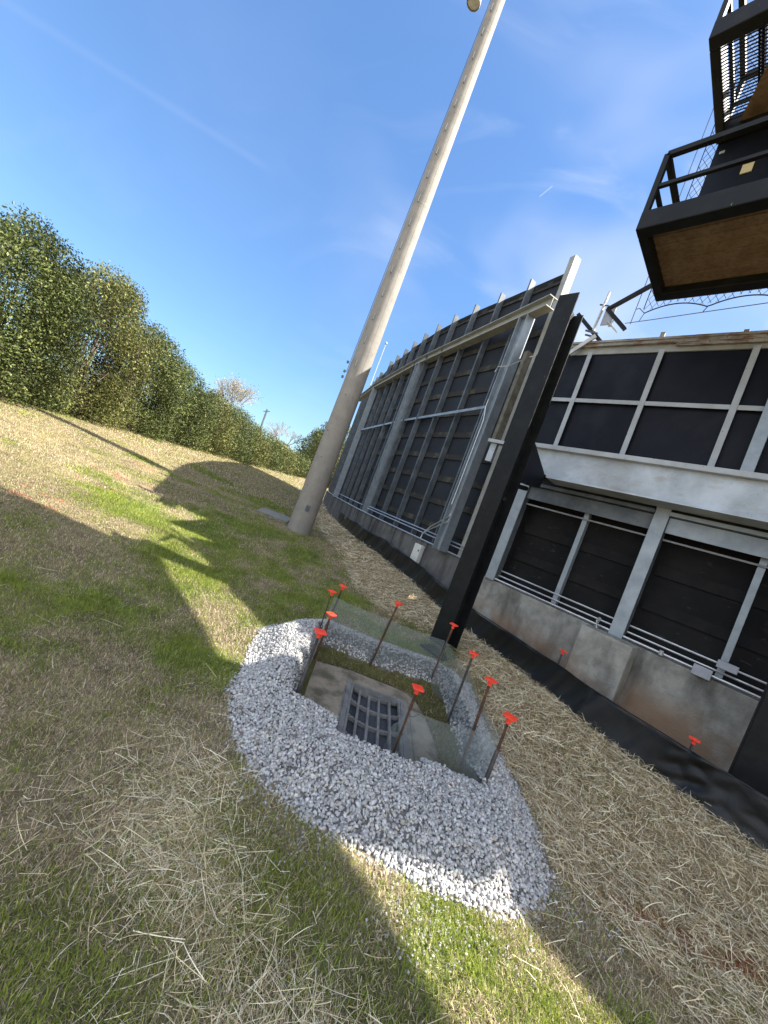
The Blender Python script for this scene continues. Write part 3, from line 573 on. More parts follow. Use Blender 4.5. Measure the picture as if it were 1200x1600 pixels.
hem.tube([(float(xf(y_))+.0,y_,hz(float(xf(y_)),y_)+.333+.09*min(1,max(0,(y_-6)/4))) for y_ in np.arange(1.6,9,.12)],.007,6).build('folded_hem','fabric',sf,smooth=True)

# ---------------- concrete walls ----------------
cw_=MB(); cw_.obox(FP(3.08,5.5,0),FP(-11.6,0),FP(0,.45),(0,0,1.12)); 
wallN=cw_.build('concrete_wall','concrete_wall',None,bevel=.012); tag(wallN,'low stained concrete wall under the panelled building, rust brown near its foot','wall')
for tt in (1.09,-1.75):
    b_=MB().obox(FP(tt+.29,5.12,-.05),FP(-.56,0),FP(0,.378),(0,0,1.17)); b_.build('pedestal','concrete_wall',wallN,bevel=.018)
BC=np.array([(1.85,7.68),(1.52,8.29),(1.07,9.14),(.60,9.98),(.13,10.9),(-.34,11.95),(-.72,12.95),(-1.02,13.8),(-1.35,14.85),(-1.68,15.75),(-2.02,16.95),(-2.70,19.7),(-3.30,22.3),(-3.85,25.2)])
seg=np.hypot(*(BC[1:]-BC[:-1]).T); CS=np.concatenate([[0],np.cumsum(seg)])
def BP(s_,off=0,z=0):
    """point on the board's curve at arc length s_, pushed off toward the lawn"""
    s_=max(s_,-3); x_=np.interp(s_,CS,BC[:,0]); y_=np.interp(s_,CS,BC[:,1]); e=.6; sa=min(max(s_,e),CS[-1]-e)
    t=Vector((float(np.interp(sa+e,CS,BC[:,0])-np.interp(sa-e,CS,BC[:,0])),float(np.interp(sa+e,CS,BC[:,1])-np.interp(sa-e,CS,BC[:,1])),0)).normalized()
    if s_<0: x_=BC[0,0]-t.x*(-s_)*1; y_=BC[0,1]-t.y*(-s_)
    n_=Vector((-t.y,t.x,0)); return Vector((float(x_),float(y_),z))+n_*off
def BT(s_): a=BP(s_-.05); b=BP(s_+.05); return (b-a).normalized()
def BNn(s_): t=BT(s_); return Vector((-t.y,t.x,0))
SE=CS[-1]
m=MB(); ss=[-1.75+i*.35 for i in range(60)]; ss=[q for q in ss if q<16.5]+[16.5]; vs=[];fs=[]
def woff(q): return .30
for q in ss:
    o_=woff(q); vs+=[BP(q,o_+.0,-.1),BP(q,o_,1.16),BP(q,o_-.35,1.16),BP(q,o_-.35,-.1)]
for i in range(len(ss)-1):
    for k in range(3): fs.append((i*4+k,i*4+k+1,(i+1)*4+k+1,(i+1)*4+k))
fs+=[(3,2,1,0),tuple(len(vs)-4+k for k in range(4))]
cwall=m.add(vs,fs).build('concrete_wall','concrete_dark',None); tag(cwall,'curved concrete wall with dark vertical streaks beneath the scoreboard frame','wall')
j=MB()
for q in (-.6,.9,2.4,3.9,5.4,6.9,8.4,10.2): a=BP(q,.304,0); t=BT(q); j.obox(a-t*.005,t*.010,BNn(q)*.004,(0,0,1.161))
j.build('joint','batten_dark',cwall)
eb=empty('electrical_box',BP(.72,.31,.9),'cream electrical box fixed to the streaked concrete wall','electrical box'); 
q=.95; t=BT(q); nn=BNn(q); a=BP(q,.305,.66); MB().obox(a,t*.28,nn*.10,(0,0,.40)).build('case','box_white',eb,bevel=.008)
MB().obox(a+t*.04+nn*.1+Z*.25,t*.025,nn*.012,(0,0,.04)).build('latch','tie',eb)

# ---------------- scoreboard frame (curved, seen from behind) ----------------
sb=empty('scoreboard',BP(0,0,1.16),'tall curved dark board seen from behind, on a grey steel frame above the streaked wall','scoreboard')
ZB,ZT=1.16,7.3
def strip(s0,s1,z0,z1,off,th,ds=.4):
    m=MB(); n=max(1,int((s1-s0)/ds)); vs=[]; fs=[]
    for i in range(n+1):
        q=s0+(s1-s0)*i/n; vs+=[BP(q,off,z0),BP(q,off,z1),BP(q,off-th,z1),BP(q,off-th,z0)]
    for i in range(n):
        for k in range(4): fs.append((i*4+k,i*4+(k+1)%4,(i+1)*4+(k+1)%4,(i+1)*4+k))
    fs+=[(3,2,1,0),tuple(len(vs)-4+k for k in range(4))]; return m.add(vs,fs)
bays=[0,4.85,10.0,14.6,SE]
for k in range(4): strip(bays[k]+.004,bays[k+1]-.004,ZB,ZT,0,.06).build('panel','board_panel',sb)
zs=[ZB+.35+i*.56 for i in range(11)]
for i,z_ in enumerate(zs):
    for k in range(4): strip(bays[k]+.01,bays[k+1]-.01,z_,z_+.13,.035,.033).build('batten','batten',sb)
strip(.0,SE,ZT-.13,ZT+.01,.035,.033).build('top_batten','batten_dark',sb)
q=.93; studs=[]
while q<SE-.1:
    if min(abs(q-b_) for b_ in (.35,5.05,10.15))>.2 : studs.append(q)
    q+=.93
for q in studs:
    a=BP(q,.105,ZB); t=BT(q); nn=BNn(q); m=MB(); hgt=ZT-ZB+.10
    m.obox(a-t*.004-nn*.065,(0,0,hgt),nn*.14,t*.008)                # web
    m.obox(a-t*.0-nn*.066,(0,0,hgt),t*.075,nn*.008); m.obox(a+nn*.068,(0,0,hgt),t*.045,nn*.008)
    for z_ in zs: m.obox(a+t*.008-nn*.055+Z*(z_-ZB+.02),(0,0,.07),nn*.055,t*.05)
    m.build('stud','galv_dark',sb)
a=BP(.0,.0,ZB); m=MB(); t=BT(0); nn=BNn(0); m.obox(a-t*.10-nn*.01+Z*0,(0,0,ZT-ZB+.22),nn*.17,t*.012); m.obox(a-t*.10+nn*.15,(0,0,ZT-ZB+.22),t*.13,nn*.012); m.build('end_post','grey_girder',sb,'pale wide steel post closing the near end of the board')
cols=((1.33,7.70,6.15),(-.56,12.1,6.2),(-2.25,16.6,6.25))
for (x_,y_,z_) in cols:
    sN=min(range(0,200),key=lambda k:(BP(k*.1)-Vector((x_,y_,0))).length)*.1; t=BT(sN)
    MB().ibeam((x_,y_,ZB-.01),(x_,y_,z_),.24,.21,.022,.016,t).build('column','galv',sb)
m=MB(); tA=(Vector((cols[1][0],cols[1][1],0))-Vector((cols[0][0],cols[0][1],0))).normalized()
g0=Vector((cols[0][0],cols[0][1],6.26))-tA*.60; pts=[g0]+[Vector((a,b,6.26+.02*i)) for i,(a,b,_) in enumerate(cols)]+[Vector((-3.3,19.9,6.3))]
pts=[g0,pts[2],pts[3],pts[4]]
for a,b in zip(pts[:-1],pts[1:]): MB().ibeam(a,b,.22,.20,.018,.014,(0,0,1)).build('girder','grey_girder',sb)
cp=[Vector((a,b,4.3)) for a,b,_ in cols]
for a,b in zip(cp[:-1],cp[1:]):
    d=(b-a).normalized(); MB().obox(a+d*.13,(b-a)-d*.26,Vector((d.y,-d.x,0))*.07,(0,0,.012)).obox(a+d*.13-Z*.05,(b-a)-d*.26,Vector((d.y,-d.x,0))*.008,(0,0,.05)).build('mid_rail','galv',sb)
def off_line(off,z,s0,s1,ds=.5): return [BP(s0+(s1-s0)*k/int((s1-s0)/ds),off,z) for k in range(int((s1-s0)/ds)+1)]
for (o_,z_,s0,s1,r_) in ((.33,1.185,-1.6,14,.016),(.26,1.33,-1.2,4.7,.014),(.22,1.40,-1.2,4.7,.014),(.26,1.36,5.2,9.8,.014)):
    MB().tube(off_line(o_,z_,s0,s1),r_,6).build('conduit','pipe',sb)
for dz in (0,.12): MB().tube([Vector((1.30,7.56,2.0+dz)),Vector((1.27,7.60,1.75+dz)),BP(1.05,.30,1.45+dz*.6),BP(1.2,.33,1.30),BP(1.2,.34,1.19)],.014,6).build('conduit','pipe',sb)
# end bay next to the building: weathered post with a rack of toothed edges
eb2=MB(); p0=Vector((1.47,7.02,3.45)); eb2.bar(p0,p0+Z*1.72,.13,.10,up=tA); eb2.build('weathered_post','weathered_post',sb)
rk=MB(); b0=p0+Vector((.17,-.14,0))
rk.bar(b0,b0+Z*1.66,.10,.06,up=tA)
for k in range(22): rk.obox(b0+Vector((-.065,-.05,.03+k*.075)),(.10,-.09,0),(.03,.03,.012),(0,0,.042))
rk.build('toothed_rack','batten_dark',sb)
MB().obox(p0+Vector((-.14,-.02,-.06)),(.36,-.28,0),(.09,.10,0),(0,0,.06)).build('ledge','white_frame',sb); MB().obox(p0+Vector((-.06,.0,-.40)),(.09,-.07,0),(.05,.06,0),(0,0,.34)).build('ledge_leg','white_beam',sb)
MB().obox((1.70,6.36,1.16),(.14,1.32,0),(.045,-.005,0),(0,0,4.55)).obox((1.705,6.04,1.16),(0,.32,0),(.04,0,0),(0,0,2.1)).build('end_shade_panel','board_panel',sb)  # dark panel; top height and lower return added to block sun at the gap
MB().tube([p0+Vector((.22,-.12,1.72)),p0+Vector((.0,-.02,1.62)),Vector((1.30,7.55,5.05)),Vector((1.12,7.66,5.02)),Vector((1.10,7.66,4.9))],.010,6).build('bent_rod','pipe',sb)
MB().tube([Vector((1.22,7.6,2.1)),Vector((1.22,7.6,3.9)),Vector((1.18,7.68,4.2)),Vector((1.18,7.68,4.35))],.012,6).build('conduit','pipe',sb)

# ---------------- panelled building on the right ----------------
pb=empty('panelled_building',FP(0,5.5,1.12),'dark panelled building face with white frames, right of the black post','building')
TL,TR=3.10,-8.5
def fbox(name,mt,t0,t1,n0,n1,z0,z1,parent=pb,label=None,bevel=0): return MB().obox(FP(t0,n0,z0),FP(t1-t0,0),FP(0,n1-n0),(0,0,z1-z0)).build(name,mt,parent,label,bevel=bevel)
mul=[2.66,1.75,.82,-.12,-1.05,-1.98,-2.9,-3.8,-4.8,-5.8,-6.8,-7.7]; zmid=4.09
edges=[TL]+mul+[TR]
for a,b in zip(edges[:-1],edges[1:]):
    for z0,z1 in ((3.27,zmid),(zmid,4.83)): fbox('upper_panel','navy_panel',a-.002,b+.002,5.52,5.545,z0+.002,z1-.002)
for q in mul:
    m=MB(); m.obox(FP(q+.032,5.455,3.27),FP(-.064,0),FP(0,.007),(0,0,1.57)); m.obox(FP(q+.032,5.462,3.27),FP(-.009,0),FP(0,.058),(0,0,1.57)); m.build('mullion','white_frame',pb)
for a,b in zip(edges[:-1],edges[1:]): 
    m=MB(); m.obox(FP(a-.034,5.462,zmid-.028),FP(b-a+.068,0),FP(0,.007),(0,0,.056)); m.obox(FP(a-.034,5.469,zmid+.018),FP(b-a+.068,0),FP(0,.050),(0,0,.010)); m.build('cross_rail','white_frame',pb)
fbox('frieze','grey_girder',TL,TR,5.50,5.60,4.83,4.93)
m=MB(); m.obox(FP(TL+.05,5.45,4.93),FP(TR-TL,0),FP(0,.3),(0,0,.045)); m.obox(FP(TL+.05,5.43,4.975),FP(TR-TL,0),FP(0,.34),(0,0,.03)); m.obox(FP(1.62,5.455,4.885),FP(-2.6,0),FP(0,.02),(0,0,.045)); m.build('coping','rusty_coping',pb)
for (t_,l_,h_) in ((1.45,.36,.035),(1.85,.05,.10),(1.0,.05,.06),(.55,.07,.05)): MB().obox(FP(t_,5.48,5.003),FP(-l_,0),FP(0,.035),(0,0,h_)).build('coping_clip','rusty_coping',pb)
# ledge and deep white beam
fbox('ledge','white_frame',3.10,TR,5.13,5.50,3.20,3.265,bevel=.006)
m=MB(); z0,z1=2.80,3.2
for (ta,tb,n_) in ((3.02,2.42,0),):
    vs=[FP(3.05,5.20,z1),FP(3.05,5.20,z1-.06),FP(2.45,5.20,z0),FP(TR,5.20,z0),FP(TR,5.20,z1)]; vs2=[q+N*.05 for q in vs]
    m.add(vs+vs2,[(0,1,2,3,4),(9,8,7,6,5),(0,5,6,1),(1,6,7,2),(2,7,8,3),(3,8,9,4),(4,9,5,0)])
m.obox(FP(2.45,5.10,z0-.02),FP(TR-2.45,0),FP(0,.36),(0,0,.0198)); m.build('white_beam','white_beam',pb)
fbox('end_wall','board_panel',3.17,3.105,5.47,6.3,1.0,4.975)
fbox('soffit','lower_panel',2.9,TR,5.46,5.70,2.86,3.19)
fbox('backing','board_panel',TL,TR,5.56,5.88,2.6,4.98)
fbox('lower_backing','lower_panel',TL,TR,5.80,5.88,1.0,2.6)
# lower columns, studs, headers, battens, pipes
lc=[2.90,1.09,-.85,-2.75,-4.7,-6.6]
for q in lc: MB().ibeam(FP(q,5.56,1.115),FP(q,5.56,2.86),.15,.135,.014,.012,D).build('column','galv_dark',pb); 
for q in lc: MB().obox(FP(q+.075,5.47,1.12),FP(-.15,0),FP(0,.010),(0,0,1.74)).build('column_face','galv',pb)
ls=[1.93,.12,-1.8,-3.7,-5.6]
for q in ls: MB().obox(FP(q+.035,5.60,1.13),FP(-.055,0),FP(0,.008),(0,0,1.45)).obox(FP(q-.020,5.60,1.13),FP(-.008,0),FP(0,.1),(0,0,1.45)).build('stud','galv',pb)
hd=[lc[0]]+lc[1:]
for a,b in zip(hd[:-1],hd[1:]):
    m=MB(); m.obox(FP(a-.08,5.52,2.50),FP(b-a+.16,0),FP(0,.012),(0,0,.19)); m.obox(FP(a-.08,5.44,2.70),FP(b-a+.16,0),FP(0,.10),(0,0,.045)); m.build('header','galv_dark' if a>2 else 'galv',pb)
    MB().tube([FP(a-.08,5.58,2.42),FP(b+.08,5.58,2.42)],.012,6).build('conduit','pipe',pb)
    for z_ in (1.55,2.0):
        MB().obox(FP(a-.09,5.775,z_),FP(b-a+.18,0),FP(0,.024),(0,0,.13)).build('batten','batten_dark',pb)
    MB().obox(FP(a-.09,5.797,2.60),FP(b-a+.18,0),FP(0,.002),(0,0,.0)).v
    for (n_,z_) in ((5.56,1.22),(5.60,1.30)): MB().tube([FP(a-.085,n_,z_),FP(b+.085,n_,z_)],.0115,6).build('conduit','pipe',pb)
MB().tube([FP(2.95,5.50,1.155),FP(TR,5.50,1.155)],.014,8).build('conduit','pipe',pb)
m=MB(); m.obox(FP(.33,5.44,1.10),FP(-.16,0),FP(0,.06),(0,0,.11)); m.build('junction_box','box_grey',pb,bevel=.004); MB().obox(FP(.17,5.50,1.265),FP(-.17,0),FP(0,.07),(0,0,.08)).build('junction_box','box_grey',pb,bevel=.004)
MB().tube([FP(1.30,5.42,1.12),FP(1.30,5.42,1.21),FP(1.30,5.46,1.24)],.022,8).build('conduit_body','pipe',pb,smooth=True)
MB().tube([FP(.62,5.47,1.135),FP(.62,5.47,1.19)],.022,8).build('conduit_body','pipe',pb,smooth=True)
MB().obox(FP(.56,5.40,3.27),FP(-.10,0),FP(0,.012),(0,0,1.7)).obox(FP(.46,5.40,3.27),FP(-.012,0),FP(0,.055),(0,0,1.7)).build('tall_post','galv',pb,'wider galvanised post in front of the upper panels')
MB().obox(FP(-.2,5.62,1.75),FP(-.22,0),FP(0,.08),(0,0,.26)).build('meter_box','box_grey',pb)

# ---------------- black posts ----------------
bp=empty('black_post',(1.28,4.86,hz(1.28,4.86)),'leaning-looking tall black steel I post between the scoreboard and the white framed building','post')
P0=Vector((1.22,4.80,.2)); 
m=MB(); m.obox(P0-D*-.0-D*.125-N*.0,(0,0,4.72),D*.25,N*.016); m.obox(P0-D*.125+N*.28,(0,0,4.60),D*.25,N*.016); m.obox(P0-D*.007+N*.016,(0,0,4.62),D*.014,N*.264); m.build('shaft','black_paint',bp)
zb_=hz(1.3,4.9); MB().obox(P0+Z*(zb_-.2+.015)-D*.19-N*.06,D*.38,N*.42,(0,0,.018)).build('base_plate','black_paint',bp)
a=P0+N*.296; m=MB(); vs=[]
for (zz0,zz1,dd) in ((2.35,2.90,0.0),(2.42,2.62,.62)):
    for sg in (-.10,.10): vs+=[a+N*dd+D*sg+Z*zz0,a+N*dd+D*sg+Z*zz1]
m.add(vs,[(0,1,3,2),(4,6,7,5),(0,4,5,1),(2,3,7,6),(1,5,7,3),(0,2,6,4)]); m.build('bracket_arm','navy_panel',bp)
MB().tube([a-N*.05+Z*2.02,a+N*.20+Z*2.30,a+N*.45+Z*2.34],.033,8).build('brace','black_paint',bp,smooth=True)
MB().cbox((P0.x+.1,P0.y+.1,.43),.001,.001,.001)
bq=empty('black_post',FP(-.33,4.95,.3),'black steel post at the right, behind the wrinkled end of the silt fence','post')
m=MB(); b0=FP(-.17,4.90,.05); m.add([b0,b0-D*.36,b0-D*.36+N*.3,b0+N*.3]+[b0-D*.0-D*(-.12+.17)+Z*2.2+Vector((0,0,0)),b0-D*.36+Z*2.2,b0-D*.36+N*.3+Z*2.2,b0-D*.05+N*.3+Z*2.2],[(3,2,1,0),(4,5,6,7),(0,1,5,4),(1,2,6,5),(2,3,7,6),(3,0,4,7)])
m.obox(b0-D*.05+Z*2.2,D*-.31,N*.3,(0,0,2.35)); m.build('shaft','black_paint',bq,bevel=.01)
# ---------------- steel tower with decks ----------------
tw=empty('steel_tower',FP(-2,4.9,.2),'black steel tower with railed decks high above the building','tower')
TD0,TD1=1.82,-5.2; n0,n1=3.68,4.84
def deck(z,top,grate=False):
    m=MB(); bw=.13
    m.obox(FP(TD0,n0,z),FP(TD1-TD0,0),FP(0,bw),(0,0,.20)); m.obox(FP(TD0,n1-bw,z),FP(TD1-TD0,0),FP(0,bw),(0,0,.20))
    m.obox(FP(TD0,n0+bw,z+.001),FP(-.09,0),FP(0,n1-n0-2*bw),(0,0,.18)); m.obox(FP(TD1+.09,n0+bw,z+.001),FP(-.09,0),FP(0,n1-n0-2*bw),(0,0,.18))
    m.build('deck_frame','black_paint',tw,bevel=.012)
    x0=TD0-.09
    if not grate:
        g=MB(); nb=22; pw=(n1-n0-2*bw)/nb
        for k in range(nb): g.obox(FP(x0,n0+bw+k*pw+.002,z+.09+.004*((k*7)%3)),FP(TD1+.09-x0,0),FP(0,pw-.004),(0,0,.02))
        g.obox(FP(x0,n0+bw,z+.125),FP(TD1+.09-x0,0),FP(0,n1-n0-2*bw),(0,0,.01))
        g.build('decking','plywood',tw,'brown boarding under a deck')
    else:
        g=MB(); nb=int((n1-n0-2*bw)/.034)
        for k in range(nb): g.obox(FP(x0,n0+bw+.004+k*.034,z+.10),FP(-3,0),FP(0,.010),(0,0,.010))
        for k in range(5): g.obox(FP(x0-.25-k*.45,n0+bw,z+.1105),FP(-.02,0),FP(0,n1-n0-2*bw),(0,0,.012))
        g.build('grating','black_paint',tw)
        vs=[FP(1.21,n0+bw,z+.075),FP(TD1+.1,n0+bw,z+.075),FP(TD1+.1,n1-bw,z+.075),FP(1.62,n1-bw,z+.075)]; MB().add(vs+[q+Z*.018 for q in vs],[(0,1,2,3),(7,6,5,4),(0,4,5,1),(1,5,6,2),(2,6,7,3),(3,7,4,0)]).build('decking','plywood',tw,'brown boarding with a slanted edge under the upper deck')
        for k in range(2): MB().tube([FP(1.45-k*.42,n0+.1,z+.16),FP(1.45-k*.42,n1-.1,z+.16)],.02,6).build('joist','black_paint',tw)
    # railing
    zr=z+.80; m=MB(); r_=.030
    for n_ in (n0+.03,n1-.03):
        m.bar(FP(TD0-.03,n_,zr),FP(TD1,n_,zr),.05,.05); m.bar(FP(TD0-.03,n_,z+.465),FP(TD1,n_,z+.465),.035,.035)
        for k in range(7):
            if k==0 or n_<4.5 and k%2==0: m.bar(FP(TD0-.03-k*1.1,n_,z+.19),FP(TD0-.03-k*1.1,n_,zr),.05,.05,up=D)
    m.bar(FP(TD0-.03,n0+.03,zr),FP(TD0-.03,n1-.03,zr),.05,.05); m.bar(FP(TD0-.03,n0+.03,z+.465),FP(TD0-.03,n1-.03,z+.465),.035,.035)
    m.build('railing','black_paint',tw)
deck(5.10,True); deck(7.09,True,True); TD0=-.7; deck(9.2,True)
m=MB(); m.obox(FP(1.80,4.845,5.22),FP(-6.9,0),FP(0,.05),(0,0,2.0)); m.build('cabin_wall','navy_panel',tw)
m=MB(); m.obox(FP(1.66,4.83,5.50),FP(-1.05,0),FP(0,.013),(0,0,.42)); m.obox(FP(.45,4.83,5.3),FP(-.02,0),FP(0,.013),(0,0,1.7)); m.build('door_panel','black_paint',tw)
MB().obox(FP(1.46,4.83,6.58),FP(-.10,0),FP(0,.012),(0,0,.11)).build('sticker','sticker',tw)
m=MB()
for (a,b) in ((1.74,6.15),(1.75,6.95),(1.74,5.75),(1.2,5.95)): m.obox(FP(a,4.835,b),FP(-.05,0),FP(0,.008),(0,0,.03))
m.build('bolt_plate','galv_bright',tw)
m=MB()
for a in (-3.2,-4.9): 
    for n_ in (3.9,4.6): m.bar(FP(a,n_,.1),FP(a,n_,9.2),.18,.18,up=D)
m.build('leg','black_paint',tw)
MB().obox(FP(-.75,4.90,4.40),FP(-1.45,0),FP(0,.26),(0,0,1.6)).build('shadow_block','black_paint',tw)  # unseen block added on the tower to cast the break in the lit strip
# ---------------- net ----------------
nw=empty('safety_net',FP(1.2,5.95,6),'black diamond mesh net hanging on a cable behind the tower decks','net')
def netz(t): # scalloped lower edge
    k=(2.33-t)/.76; u=k-math.floor(k); return 5.73+.10*4*u*(1-u)
m=MB(); w=.0045; hgt=11.5; st=.075
tL,tR=2.36,-1.2
def clipseg(p,q):
    for k in range(40):
        if p[1]>=netz(p[0])-1e-3: break
        p=(p[0]+(q[0]-p[0])*.03,p[1]+(q[1]-p[1])*.03)
    return p,q
k=-80
segs=[]
t0=tL+6
while t0>tR-6:
    for sg in (1,-1):
        # line t = t0 - sg*0.6*(z-5.7)
        za,zb=5.70,hgt
        if sg==1: ta=lambda z: t0-.62*(z-5.7)
        else: ta=lambda z: t0-6+.62*(z-5.7)
        pts=[(ta(z),z) for z in np.arange(za,zb,.04)]; pts=[q for q in pts if tR<=q[0]<=tL and q[1]>=netz(q[0])]
        if len(pts)>2: segs.append((pts[0],pts[-1]))
    t0-=st*1.15
for (a,b) in segs:
    m.tube([FP(a[0],5.95,a[1]),FP(b[0],5.95,b[1])],w*.8,3,False)
m.build('mesh_cords','net',nw)
MB().tube([FP(t_,5.95,netz(t_)) for t_ in np.arange(2.33,tR,-.05)],.009,5).build('edge_cord','net',nw)
MB().tube([FP(2.55,5.95,5.59),FP(2.2,5.95,5.61),FP(1.5,5.95,5.66),FP(.9,5.95,5.70),FP(-1.2,5.95,5.84)],.006,5).build('bottom_cable','cable',nw)
MB().tube([FP(2.47,5.95,5.57),FP(2.46,5.95,11.5)],.006,5).build('side_cable','cable',nw)
MB().tube([FP(tL,5.95,5.80),FP(tL,5.95,11.5)],.007,5).build('side_cord','net',nw)
for q_ in ([FP(2.33,5.95,5.73),FP(2.42,5.95,5.82),FP(2.46,5.95,5.81)],[FP(2.33,5.95,5.73),FP(2.36,5.95,5.61)],[FP(1.57,5.95,5.73),FP(1.60,5.95,5.66)]): MB().tube(q_,.006,5).build('tie_cord','net',nw)
# ---------------- steel arms with bracket ----------------
br=empty('net_bracket',FP(2.7,5.5,5.0),'jointed steel arms with a slotted bracket above the corner of the building roof','bracket')
m=MB(); m.bar(FP(2.10,5.46,5.86),FP(2.68,5.5,5.54),.05,.05); m.bar(FP(2.68,5.5,5.55),FP(2.33,5.5,5.20),.05,.05); m.bar(FP(3.10,5.5,5.52),FP(2.56,5.5,4.99),.05,.05); m.build('arm','black_paint',br)
m=MB(); m.bar(FP(2.72,5.46,5.80),FP(2.75,5.46,5.19),.045,.02,up=D); m.build('slotted_strip','galv_bright',br)
m=MB()
for k in range(9): q=FP(2.722+.003*k,5.446,5.74-.06*k); m.cbox(q,.02,.008,.024,math.atan2(D.y,D.x))
m.build('slot','tie',br)
m=MB(); m.obox(FP(2.70,5.50,5.30),FP(-.14,0),FP(0,.02),(0,0,.26)); m.build('plate','box_grey',br)
m=MB(); m.obox(FP(2.58,5.50,5.36),FP(-.05,0),FP(0,.01),FP(-.10,0)*.0+Vector((0,0,-.10))); m.bar(FP(2.60,5.50,5.34),FP(2.43,5.5,5.17),.06,.012); m.build('angle_plate','galv_bright',br)
m=MB(); m.bar(FP(2.66,5.42,5.08),FP(3.02,5.40,4.75),.03,.06); m.build('strut','galv_bright',br)
m=MB(); m.tube([FP(2.86,5.45,5.20),FP(2.66,5.45,5.13)],.014,6); m.tube([FP(2.84,5.45,5.13),FP(2.66,5.45,5.07)],.014,6); m.tube([FP(2.80,5.47,5.62),FP(2.66,5.47,5.58)],.012,6); m.build('bolt','galv_dark',br)

# ---------------- stadium light pole ----------------
px_,py_=-1.94,9.95
lp=empty('light_pole',(px_,py_,.2),'tall tapered concrete light pole with climbing rungs, standing on the lawn','light pole')
m=MB(); n=40; zsq=[-.1,.2,2,4,6,8,10,12,14,16,18.5]
m.tube([(px_+.10*(z_/15),py_,z_) for z_ in zsq],[.315-.0100*z_ for z_ in zsq],n); sh=m.build('shaft','pole_concrete',lp,smooth=True)
for ang in (-62,118):
    dv=Vector((math.cos(R(ang)),math.sin(R(ang)),0)); MB().tube([Vector((px_+.10*z_/15,py_,z_))+dv*(.313-.0100*z_) for z_ in (.0,2,4,8,12,16,18.4)],.006,5).build('mould_seam','pole_concrete',lp)
dv=Vector((math.cos(R(-75)),math.sin(R(-75)),0)); sv=Vector((-dv.y,dv.x,0)); q=Vector((px_,py_,.75))+dv*.302; MB().obox(q-sv*.055,sv*.11,dv*.012,(0,0,.17)).build('handhole_plate','galv_dark',lp,bevel=.004)
for k in range(22):
    z_=4.65+k*.635; r_=.315-.0100*z_; cx=px_+.10*z_/15; a0=R(-106)
    dv=Vector((math.cos(a0),math.sin(a0),0)); sv=Vector((-dv.y,dv.x,0)); q=Vector((cx,py_,z_))+dv*(r_-.01)
    MB().tube([q,q+dv*.045,q+dv*.045+Z*.17],.011,6).build('rung','galv_dark',lp)
cb=[Vector((px_+.10*z_/15,py_,z_))+Vector((math.cos(R(-170)),math.sin(R(-170)),0))*(.315-.0100*z_+.02) for z_ in (4.5,6,8,10,12,14,16,18)]
MB().tube(cb,.008,5).build('cable','cable',lp)
m=MB()
for z_ in (4.35,4.5,4.75): m.cbox(Vector((px_-.30,py_-.09,z_)),.05,.05,.06)
m.build('clamp','galv_dark',lp)
m=MB()
for (z_,a_) in ((3.9,-95),(2.9,-120),(2.2,-100),(1.4,-120)):
    dv=Vector((math.cos(R(a_)),math.sin(R(a_)),0)); q=Vector((px_,py_,z_))+dv*(.313-.0100*z_); m.tube([q-dv*.02,q+dv*.004],.013,8)
m.build('insert_hole','tie',lp)
for z_ in (9.1,13.7): MB().tube([(px_+.1*z_/15,py_,z_-.012),(px_+.1*z_/15,py_,z_+.012)],.317-.0100*z_,40).build('band','pole_concrete',lp)
# lamp: bell reflector under a short arm
lx,ly,lz=-2.36,9.7,14.12
m=MB(); vs=[];fs=[]; prof=[(.175,0),(.185,.03),(.17,.10),(.13,.20),(.08,.26),(.06,.38),(.02,.40)]
for (r_,h_) in prof:
    for k in range(20): t_=2*math.pi*k/20; vs.append((lx+r_*math.cos(t_),ly+r_*math.sin(t_),lz+h_))
for i in range(len(prof)-1):
    for k in range(20): fs.append((i*20+k,i*20+(k+1)%20,(i+1)*20+(k+1)%20,(i+1)*20+k))
lam=m.add(vs,fs).build('lamp_reflector','galv_bright',lp,smooth=True); 
m=MB(); m.tube([(lx,ly,lz+.04),(lx,ly,lz+.05)],.165,20); m.build('lamp_glass',mat('lamp_glass',(.55,.56,.54),.15,0,(.38,.40,.38),4,.4,.6),lam)
MB().bar((px_+.1,py_,14.75),(lx-.3,ly,14.75),.08,.08).tube([(lx,ly,14.75),(lx,ly,lz+.4)],.03,8).build('lamp_arm','galv_dark',lp)

# old slab by the pole
sl=MB(); SQ=[(-3.25,10.2),(-2.42,10.45),(-2.55,11.5),(-3.35,11.2)]; sl.add([(a,b,hz(a,b)+.055) for a,b in SQ]+[(a,b,.0) for a,b in SQ],[(0,1,2,3),(0,4,5,1),(1,5,6,2),(2,6,7,3),(3,7,4,0)])
o=sl.build('concrete_slab','slab'); tag(o,'small flat concrete slab in the grass left of the light pole','slab')
# flagpole beyond the scoreboard
fpz=1.0; fp=empty('flagpole',(-6.9,45,fpz),'thin white pole with ball top far beyond the scoreboard','pole')
MB().tube([(-6.9,45,fpz),(-6.75,45,19.3)],[.09,.05],8).build('shaft','white_frame',fp); m=MB(); m.tube([(-6.75,45,19.3),(-6.75,45,19.36),(-6.75,45,19.5),(-6.75,45,19.6)],[.05,.17,.17,.04],10); m.build('finial','white_frame',fp,smooth=True)
up=empty('utility_pole',(-23,60,1.1),'small dark pole with crossarm above the far end of the hedge','utility pole')
MB().tube([(-23,60,1.1),(-23,60,9.1)],.14,6).build('shaft','galv_dark',up); MB().bar((-23.5,60,8.6),(-22.5,60,8.9),.1,.1).build('crossarm','galv_dark',up)

